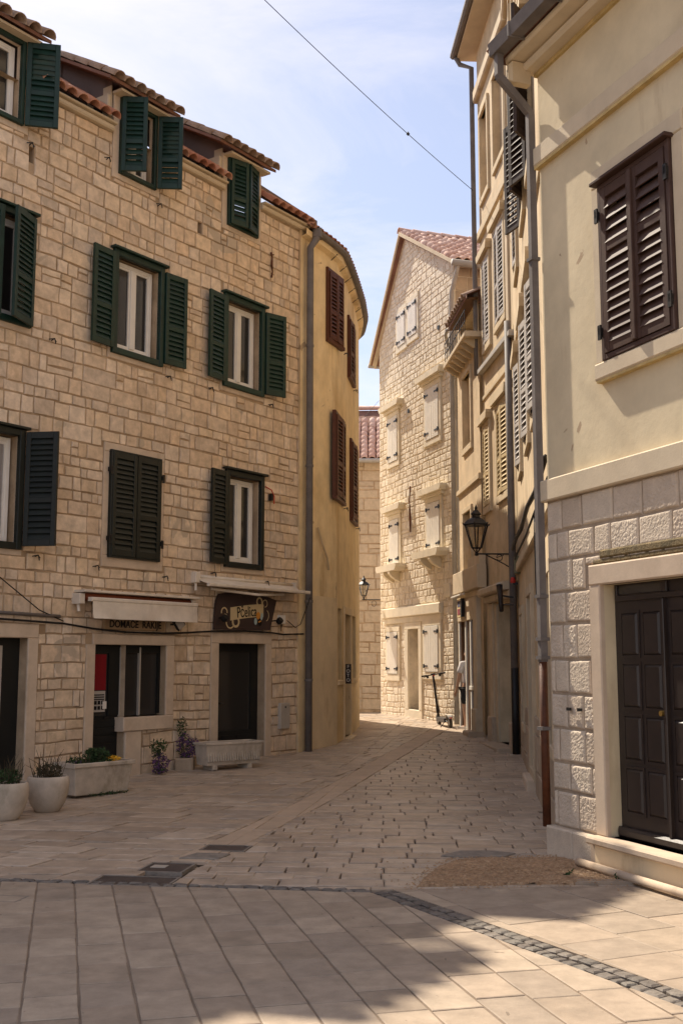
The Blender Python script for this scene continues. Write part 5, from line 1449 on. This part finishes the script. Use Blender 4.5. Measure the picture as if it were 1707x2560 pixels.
# ================================================================== lanterns
def lantern(root, M, s=1.0):
    """six-sided street lantern, local origin at its foot"""
    S = M @ Matrix.Scale(s, 4)
    h6 = lambda r, z, k: (r*cos(pi/3*k+pi/6), r*sin(pi/3*k+pi/6), z)
    fr = MB()
    rb, rt, zb, zt = .085, .20, .10, .48
    for k in range(6):
        fr.tube([h6(rb, zb, k), h6(rt, zt, k)], .013, 5)
        fr.tube([h6(rb, zb, k), h6(rb, zb, k+1)], .010, 4)
        fr.tube([h6(rt, zt, k), h6(rt, zt, k+1)], .014, 4)
        fr.tube([(0, 0, .0), h6(rb*.9, zb, k)], .008, 4)
    fr.lathe([(.025, -.03), (.035, 0), (.02, .03)], 10)
    fr.build('lantern_frame', m_iron, root, S)
    for k in range(6):
        a, b, c, d = [Vector(v)*.985 for v in (h6(rb, zb+.01, k), h6(rb, zb+.01, k+1), h6(rt, zt, k+1), h6(rt, zt, k))]
        n = (b-a).cross(d-a).normalized()*.003
        MB().add([a, b, c, d, a-n, b-n, c-n, d-n], [(0, 1, 2, 3), (7, 6, 5, 4), (0, 4, 5, 1), (1, 5, 6, 2), (2, 6, 7, 3), (3, 7, 4, 0)], .5).build('glass_pane', m_lampglass, root, S)
    MB().lathe([(.225, .475), (.23, .49), (.15, .565), (.075, .605), (.07, .65), (.095, .655), (.09, .67), (.035, .73), (.02, .745), (.03, .765), (.012, .80), (.0, .83)], 6, M=RZ(pi/6)).build('lantern_roof', m_iron, root, S)
    for k in range(6):
        MB().tube([h6(.225, .485, k), h6(.245, .515, k)], [.014, .004], 5).build('corner_spike', m_iron, root, S)

TH = FR['tall_house']
lm = empty('street_lantern', tuple(TH @ Vector((-.10, -.02, 3.36))), pi/2-radians(177), 'black six-sided lantern on a wall bracket beside the tall house downpipe', 'lantern', 'wall lanterns')
lantern(lm, T(-.03, -.64, .0) @ RZ(.2))
MB().tube([(0, 0, 0), (0, -.66, 0)], .014, 8).tube([(0, 0, -.28), (-.0, -.2, -.16), (-.0, -.5, -.01)], .010, 6).tube([(0, -.2, -.02)]+[(0, -.27-.05*cos(t*pi/6), -.06+.05*sin(t*pi/6)) for t in range(12)], .007, 5).build('bracket', m_iron, lm)
MB().box(-.02, .02, -.03, 0, -.30, .06).box(-.0, .10, -.10, .0, -.16, .02).build('wall_plate', m_iron, lm)
GH = FR['gable_house']
lm = empty('street_lantern', tuple(GH @ Vector((LW, .05, 3.17))), pi/2-radians(162), 'small black lantern on a scrolled bracket at the far corner of the white house', 'lantern', 'wall lanterns')
mw = FR[lm.name].inverted().to_3x3()
dv = mw @ Vector((-.47, -.0, 0))
lantern(lm, T(dv.x, dv.y, .03), .72)
bx = lambda t, z: (dv.x*t, dv.y*t, z)
MB().tube([bx(0, 0), bx(1.1, 0)], .012, 6).tube([bx(.45+.13*cos(t*pi/6), -.10+.07*sin(t*pi/6)) for t in range(13)], .007, 5).tube([bx(.02, .06), bx(.02, -.45)], .014, 6).build('bracket', m_iron, lm)

# ================================================================== pots, planters, plants
def leaves(mb, c, r, n, s, flat=.5, droop=0):
    for _ in range(n):
        while True:
            v = Vector((U(-1, 1), U(-1, 1), U(-1, 1)))
            if v.length < 1: break
        p = Vector(c)+Vector((v.x*r[0], v.y*r[1], v.z*r[2]))
        a = Vector((U(-1, 1), U(-1, 1), U(-.4, .9))).normalized(); b = a.orthogonal().normalized()
        b.rotate(Matrix.Rotation(U(0, 6.28), 3, a))
        k = s*U(.6, 1.3)
        m = a.cross(b)*.15*k
        mb.add([p-b*.32*k, p+a*k*.5+m, p+b*.32*k, p+a*k*1.1-m], [(0, 1, 2), (0, 2, 3)] if False else [(0, 1, 2), (1, 3, 2)])

def stems(mb, c, r, n, h, rad=.004, spread=.5):
    for _ in range(n):
        x, y = U(-r, r), U(-r, r)
        p = Vector((c[0]+x, c[1]+y, c[2]))
        d = Vector((x*spread/r*.5+U(-.2, .2), y*spread/r*.5+U(-.2, .2), 1)).normalized()
        L = h*U(.5, 1.1)
        q = p+d*L*.6; e = q+(d+Vector((U(-.6, .6), U(-.6, .6), U(-.6, .2)))).normalized()*L*.4
        mb.tube([p, q, e], [rad, rad*.8, rad*.4], 4)

def round_pot(x, y, s, label, dead):
    o = empty('flower_pot', (x, y, g(y)), U(0, 6), label, 'flower pot', 'round cast stone pots')
    prof = [(.13, 0), (.15, .02), (.20, .10), (.235, .22), (.245, .33), (.235, .385), (.215, .405), (.195, .395), (.19, .34)]
    MB().lathe([(a*s, b*s) for a, b in prof], 36).build('pot', m_pot, o, smooth=True)
    MB().lathe([(.19*s, .345*s), (.10*s, .36*s), (.0, .365*s)], 20, capb=False).build('soil', m_soil, o)
    sm = MB(); stems(sm, (0, 0, .36*s), .13*s, 46, .34*s)
    sm.build('stems', m_dryleaf, o, None, 'stuff')
    lv = MB(); leaves(lv, (0, 0, .45*s), (.16*s, .16*s, .09*s), 170, .05)
    lv.build('foliage', m_dryleaf if dead else m_leaf, o, None, 'stuff')
    return o
round_pot(-3.17, 12.30, .93, 'round pale stone pot with withered plants, standing between door and long planter', True)
round_pot(-3.43, 11.66, .93, 'round pale stone pot at the left edge with green shoots', False)

ang = pi/2-radians(35)
o = empty('stone_planter', (-2.98, 13.72, g(13.7)), ang-.12, 'long plain stone planter with yellow flowers beside the shop doorway', 'planter')
mb = MB()
def trough(mb, a, b, z0, z1, tp, th):
    v = lambda x, y, z: (x, y, z)
    o_ = [(-a+tp, -b+tp), (a-tp, -b+tp), (a-tp, b-tp), (-a+tp, b-tp)]
    t_ = [(-a, -b), (a, -b), (a, b), (-a, b)]
    i_ = [(-a+th, -b+th), (a-th, -b+th), (a-th, b-th), (-a+th, b-th)]
    vs = [(x, y, z0) for x, y in o_]+[(x, y, z1) for x, y in t_]+[(x, y, z1) for x, y in i_]+[(x, y, z1-.06) for x, y in i_]
    fs = [(3, 2, 1, 0)]
    for k in range(4):
        j = (k+1) % 4
        fs += [(k, j, 4+j, 4+k), (4+k, 4+j, 8+j, 8+k), (8+k, 8+j, 12+j, 12+k)]
    mb.add(vs, fs, .5)
trough(mb, .42, .20, .02, .36, .035, .035)
b_ = mb.build('trough', m_pot, o)
b_.modifiers.new('b', 'BEVEL').width = .012; b_.modifiers['b'].segments = 3
mb = MB()
for x0_, x1_, y0_, y1_ in ((-.445, .445, -.225, -.19), (-.445, .445, .19, .225), (-.445, -.40, -.19, .19), (.40, .445, -.19, .19)): mb.cbox(x0_, x1_, y0_, y1_, .345, .395, .008)
mb.build('rim', m_pot, o)
MB().box(-.39, .39, -.17, .17, .28, .34).build('soil', m_soil, o)
lv = MB(); leaves(lv, (.02, 0, .44), (.20, .13, .11), 420, .05)
leaves(lv, (-.27, .02, .39), (.11, .12, .06), 130, .04); sm = MB(); stems(sm, (-.1, 0, .34), .14, 26, .2); sm.build('stems', m_dryleaf, o, None, 'stuff')
lv.build('foliage', m_leaf, o, None, 'stuff')
lv = MB(); leaves(lv, (.26, 0, .40), (.09, .11, .035), 130, .034); lv.build('yellow_flowers', m_yflower, o, None, 'stuff')
lv = MB(); leaves(lv, (-.28, 0, .39), (.08, .09, .03), 24, .03); lv.build('pale_flowers', m_pflower, o, None, 'stuff')
mb = MB(); leaves(mb, (.1, -.19, .02), (.35, .03, .02), 90, .03); mb.build('moss_tuft', m_leaf, o, None, 'stuff')

o = empty('ribbed_planter', (-1.62, 16.28, g(16.3)), ang-.30, 'ribbed white trough on little feet in front of the glazed door', 'planter')
mb = MB(); trough(mb, .47, .17, .07, .37, .035, .03); mb.build('trough', m_pot, o)
mb = MB()
for k in range(22):
    x = -.42+k*.04
    mb.cbox(x-.012, x+.012, -.026, .01, .12, .335, .006, M=T(0, -.157, 0) @ RX(radians(-6)) @ T(0, .0, 0))
mb.build('ribs', m_pot, o, None, 'stuff')
mb = MB()
for a, b, c, d in ((-.485, .485, -.185, -.15), (-.485, .485, .15, .185), (-.485, -.45, -.15, .15), (.45, .485, -.15, .15)): mb.cbox(a, b, c, d, .352, .385, .006)
mb.build('rim', m_pot, o)
for x in (-.30, .28): MB().cbox(x-.04, x+.04, -.14, .14, 0, .075, .01).build('foot', m_pot, o)
MB().box(-.44, .44, -.14, .14, .25, .31).build('soil', m_soil, o)

def flower_bush(name, loc, parts, label):
    o = empty(name, loc, 0, label, 'plant', 'flowering plants by the shop wall')
    lv, fl, sm = MB(), MB(), MB()
    for c, r, kind in parts:
        vol = r[0]*r[1]*r[2]*1e3
        (leaves(lv, c, r, int(60+vol*75), .042) if kind == 'l' else (leaves(fl, c, r, int(60+vol*80), .036), leaves(lv, c, r, int(30+vol*25), .04)))
        sm.tube([(c[0]*.3, c[1]*.3, 0), c], [.008, .004], 4)
    sm.build('stems', m_dryleaf, o, None, 'stuff'); lv.build('foliage', m_leaf, o, None, 'stuff'); fl.build('purple_flowers', m_pflower, o, None, 'stuff')
    return o
flower_bush('flowering_plant', (-2.52, 15.62, g(15.6)), [((0, 0, .36), (.12, .11, .13), 'l'), ((.03, -.02, .17), (.13, .12, .13), 'f'), ((.02, 0, .05), (.11, .10, .05), 'f')], 'smaller low bush of purple flowers at the foot of the counter post')
fb = flower_bush('flowering_plant', tuple(FR['stone_house'] @ Vector((-2.98, -.16, .30))), [((-.05, 0, .36), (.07, .07, .16), 'l'), ((-.02, 0, .12), (.11, .09, .17), 'f'), ((.12, 0, .10), (.11, .08, .13), 'f'), ((.02, 0, -.04), (.09, .07, .06), 'f')], 'taller climbing purple flowers hanging on the wall beside the shop counter')
o = empty('wall_pot', tuple(FR['stone_house'] @ Vector((-2.98, -.16, .085))), 0, 'dark stone block under the climbing purple flowers', 'pot')
MB().cbox(-.13, .13, -.12, .12, -.12, .16, .02).build('block', m_base_stone, o)
tw = MB()
for x, y in ((2.02, 8.46), (2.35, 8.36), (2.12, 8.56), (1.7, 8.6), (2.5, 8.3)):
    leaves(tw, (x, y, .03), (.03, .02, .02), 9, .035)
props(tw.build('weeds', m_leaf, kind='stuff'), 'small weeds in the gravel by the doorstep', 'weeds')

# ================================================================== overhead wires
def at_px(px, py, Y):
    a, b = (px-853.5)/FPX, -(py-1280)/FPX
    d = Vector((a, cos(PITCH)-b*sin(PITCH), sin(PITCH)+b*cos(PITCH)))
    return Vector((0, 0, CAMH))+d*(Y/d.y)
e1 = TH @ Vector((-3.0, -.1, 10.92))
e0 = at_px(430, -230, 13.2)
cb = cable('overhead_cable', sag(e0, e1, .10, 24), .006, 'thin black cable crossing the sky from the roofs to the tall house')
P = Vector(e0).lerp(Vector(e1), .70)
MB().lathe([(.0, -.04), (.035, 0), (.0, .05)], 8, M=Matrix.Translation(P-Vector((0, 0, .082))), capb=False).build('cable_clamp', m_cable, cb)
cable('overhead_wire', sag(GH @ Vector((LW, -.02, 8.35)), FR['stone_house'] @ Vector((-.35, -.03, 4.6)), .10), .005, 'very thin wire from the white house to the stone house')

# ================================================================== scooter
o = empty('electric_scooter', (2.24, 23.18, g(23.2)), radians(9), 'black electric kick scooter leaning on its stand against the white house', 'scooter')
Ls = RY(radians(-9))
def wheel(y, nm):
    t = MB()
    for k in range(20):
        for j in range(8):
            a, b = 2*pi*k/20, 2*pi*j/8
            t.v.append(tuple(Ls @ Vector(((.035*sin(b)), y+(.085+.035*cos(b))*cos(a), .12+(.085+.035*cos(b))*sin(a)))))
    for k in range(20):
        for j in range(8):
            t.f.append((k*8+j, ((k+1) % 20)*8+j, ((k+1) % 20)*8+(j+1) % 8, k*8+(j+1) % 8)); t.r.append(.5)
    w_ = t.build('wheel', m_rubber, o, smooth=True)
    MB().lathe([(.0, -.03), (.06, -.03), (.07, 0), (.06, .03), (.0, .03)], 16, M=Ls @ T(0, y, .12) @ RY(pi/2), capb=False).build('hub', m_sgrey, w_)
wheel(0, 'rear'); wheel(.95, 'front')
MB().cbox(-.085, .085, -.04, .04, .14, .80, .012, M=Ls @ T(0, 0, .155) @ RX(-pi/2)).build('deck', m_sdark, o)
fd = MB()
for k in range(8):
    a0, a1 = radians(20+k*16), radians(36+k*16)
    p = [(x, r*cos(a), .12+r*sin(a)) for r in (.145, .135) for a in (a0, a1) for x in (-.045, .045)]
    fd.add(p, [(0, 1, 3, 2), (4, 6, 7, 5), (0, 4, 5, 1), (2, 3, 7, 6)], .5, Ls)
fd.build('rear_fender', m_sgrey, o)
MB().cbox(-.018, .018, -.155, -.13, .20, .22, .005, M=Ls).build('tail_light', m_sred, o)
top = (0, .80, 1.12)
st = MB().tube([(0, .93, .16), (0, .90, .30), (0, .80, 1.06)], [.03, .028, .022], 10, M=Ls).build('stem', m_sdark, o, smooth=True)
MB().tube([(0, .90, .28), (0, .885, .40)], .036, 10, M=Ls).build('folding_joint', m_sdark, st)
MB().tube([(0, .95, .12), (0, .93, .24)], .03, 8, M=Ls).build('fork', m_sdark, st)
hb = MB().tube([(-.25, .74, 1.09), (-.1, .79, 1.085), (.1, .79, 1.085), (.25, .74, 1.09)], .013, 8, M=Ls).build('handlebar', m_sdark, o, smooth=True)
for s in (-1, 1):
    MB().tube([(s*.15, .775, 1.087), (s*.26, .74, 1.09)], .019, 10, M=Ls).build('grip', m_rubber, hb)
    MB().box(s*.135-.02, s*.135+.02, .73, .78, 1.03, 1.10, M=Ls).tube([(s*.13, .80, 1.07), (s*.22, .81, 1.05)], .006, 5, M=Ls).build('brake_lever', m_sdark, hb)
MB().cbox(-.045, .045, .75, .82, 1.08, 1.115, .008, M=Ls).build('display', m_sdark, hb)
MB().cbox(-.02, .02, .735, .76, 1.055, 1.085, .005, M=Ls).build('red_button', m_sred, hb)
MB().tube([(-.05, .25, .13), (-.17, .20, .0)], .010, 6).build('kickstand', m_sdark, o)
MB().tube([(.02, .83, 1.05), (.05, .86, .7), (.035, .9, .35), (.05, .8, .2)], .005, 5, M=Ls).build('brake_cable', m_cable, o)
for s in (-1, 1): MB().tube([(s*.045, 0, .12), (s*.05, .16, .16)], .010, 6, M=Ls).build('rear_stay', m_sdark, o)

# ================================================================== person in the shop doorway
NH = FR['narrow_house']
pb = NH @ Vector((.47, .06, .24))
po = empty('person', tuple(pb), pi/2-radians(176)+radians(-60), 'person in white T-shirt and dark shorts standing in the open shop front', 'person')
def skin(name, pts, edges, mt, parent, lev=2, root=0, sc_=1.0):
    me = bpy.data.meshes.new(name)
    me.from_pydata([Vector(p[:3])*sc_ for p in pts], edges, [])
    ob = bpy.data.objects.new(name, me); COL.objects.link(ob)
    md = ob.modifiers.new('s', 'SKIN'); md.use_smooth_shade = True
    for i, p in enumerate(pts):
        v = me.skin_vertices[0].data[i]
        r = p[3]; v.radius = (r[0]*sc_, r[1]*sc_) if isinstance(r, tuple) else (r*sc_, r*sc_)
        v.use_root = i == root
    sb = ob.modifiers.new('d', 'SUBSURF'); sb.levels = lev; sb.render_levels = lev
    dg = bpy.context.evaluated_depsgraph_get()
    m2 = bpy.data.meshes.new_from_object(ob.evaluated_get(dg))
    bpy.data.objects.remove(ob)
    m2.materials.clear(); m2.materials.append(mt)
    for p in m2.polygons: p.use_smooth = True
    return place(name, m2, parent)
SC = .93
pts = [(0, 0, .92, (.15, .105)), (0, .0, 1.10, (.135, .095)), (0, .01, 1.28, (.16, .10)), (0, .01, 1.42, (.13, .085)), (0, .0, 1.50, .055), (0, -.01, 1.56, .06), (0, -.015, 1.63, (.078, .095)), (0, -.005, 1.71, (.074, .088))]
ed = [(i, i+1) for i in range(7)]
for s in (-1, 1):
    b = len(pts)
    pts += [(s*.18, .01, 1.41, .058), (s*.23, .0, 1.28, .05), (s*.26, -.01, 1.12, .042), (s*.24, -.09, .96, .034), (s*.22, -.15, .87, .025), (s*.215, -.18, .81, (.04, .022))]
    ed += [(3, b), (b, b+1), (b+1, b+2), (b+2, b+3), (b+3, b+4), (b+4, b+5)]
    h = b+5
    for k, (dx, L) in enumerate(((-.028, .065), (-.009, .075), (.010, .072), (.028, .058))):
        c = len(pts)
        pts += [(s*.215+dx, -.20, .775, .0095), (s*.215+dx, -.205, .775-L*.5, .0085), (s*.215+dx, -.19, .775-L, .0075)]
        ed += [(h, c), (c, c+1), (c+1, c+2)]
    c = len(pts)
    pts += [(s*.215-s*.045, -.20, .82, .011), (s*.215-s*.06, -.215, .785, .009)]
    ed += [(h, c), (c, c+1)]
    b = len(pts)
    pts += [(s*.095, .0, .86, .098), (s*.105, .0, .66, .078), (s*.11, -.01, .48, .056), (s*.112, .02, .34, .056), (s*.112, .02, .12, .036), (s*.115, .015, .06, .042), (s*.12, -.10, .035, (.042, .03)), (s*.122, -.17, .025, (.036, .02))]
    ed += [(0, b)]+[(b+i, b+i+1) for i in range(7)]
body = skin('body', pts, ed, m_skin, po, 2, 0, SC)
tp = [(0, 0, .90, (.172, .125)), (0, .0, 1.10, (.158, .118)), (0, .01, 1.28, (.178, .12)), (0, .01, 1.42, (.145, .10)), (0, 0, 1.475, .075)]
te = [(i, i+1) for i in range(4)]
for s in (-1, 1):
    b = len(tp); tp += [(s*.18, .01, 1.41, .078), (s*.225, .0, 1.29, .074), (s*.25, -.005, 1.20, .076)]; te += [(3, b), (b, b+1), (b+1, b+2)]
skin('t_shirt', tp, te, m_tshirt, po, 2, 0, SC)
tp = [(0, 0, .93, (.162, .118))]; te = []
for s in (-1, 1):
    b = len(tp); tp += [(s*.095, 0, .84, .112), (s*.108, 0, .68, .102), (s*.112, 0, .52, .092)]; te += [(0, b), (b, b+1), (b+1, b+2)]
skin('shorts', tp, te, m_shorts, po, 2, 0, SC)
hr = MB()
for k in range(7):
    for j in range(16):
        th = pi*.56*k/6; ph = 2*pi*j/16
        hr.v.append((SC*.088*sin(th)*cos(ph), SC*(.012+.103*sin(th)*sin(ph)), SC*(1.685+.105*cos(th))))
for k in range(6):
    for j in range(16): hr.f.append((k*16+j, (k+1)*16+j, (k+1)*16+(j+1) % 16, k*16+(j+1) % 16)); hr.r.append(.5)
hr.build('hair', m_hair, po, smooth=True)
for s in (-1, 1):
    MB().lathe([(0, -.01), (.011, 0), (0, .01)], 8, M=T(s*.03*SC, -.103*SC, 1.655*SC), capb=False).build('eye', m_ink, po)
    MB().lathe([(0, -.025), (.02, 0), (0, .025)], 8, M=T(s*.08*SC, .0, 1.645*SC), capb=False).build('ear', m_skin, po)
    MB().cbox(-.05, .05, -.13, .13, 0, .06, .02, M=T(s*.118*SC, -.06, 0)).build('shoe', m_white, po)
MB().prism([(-.013, 0), (.013, 0), (0, .045)], -.03, .01, M=T(0, -.10*SC, 1.61*SC)).build('nose', m_skin, po)
MB().box(-.025, .025, -.006, .0, -.004, .004, M=T(0, -.100*SC, 1.582*SC)).build('mouth', m_redbrown, po)
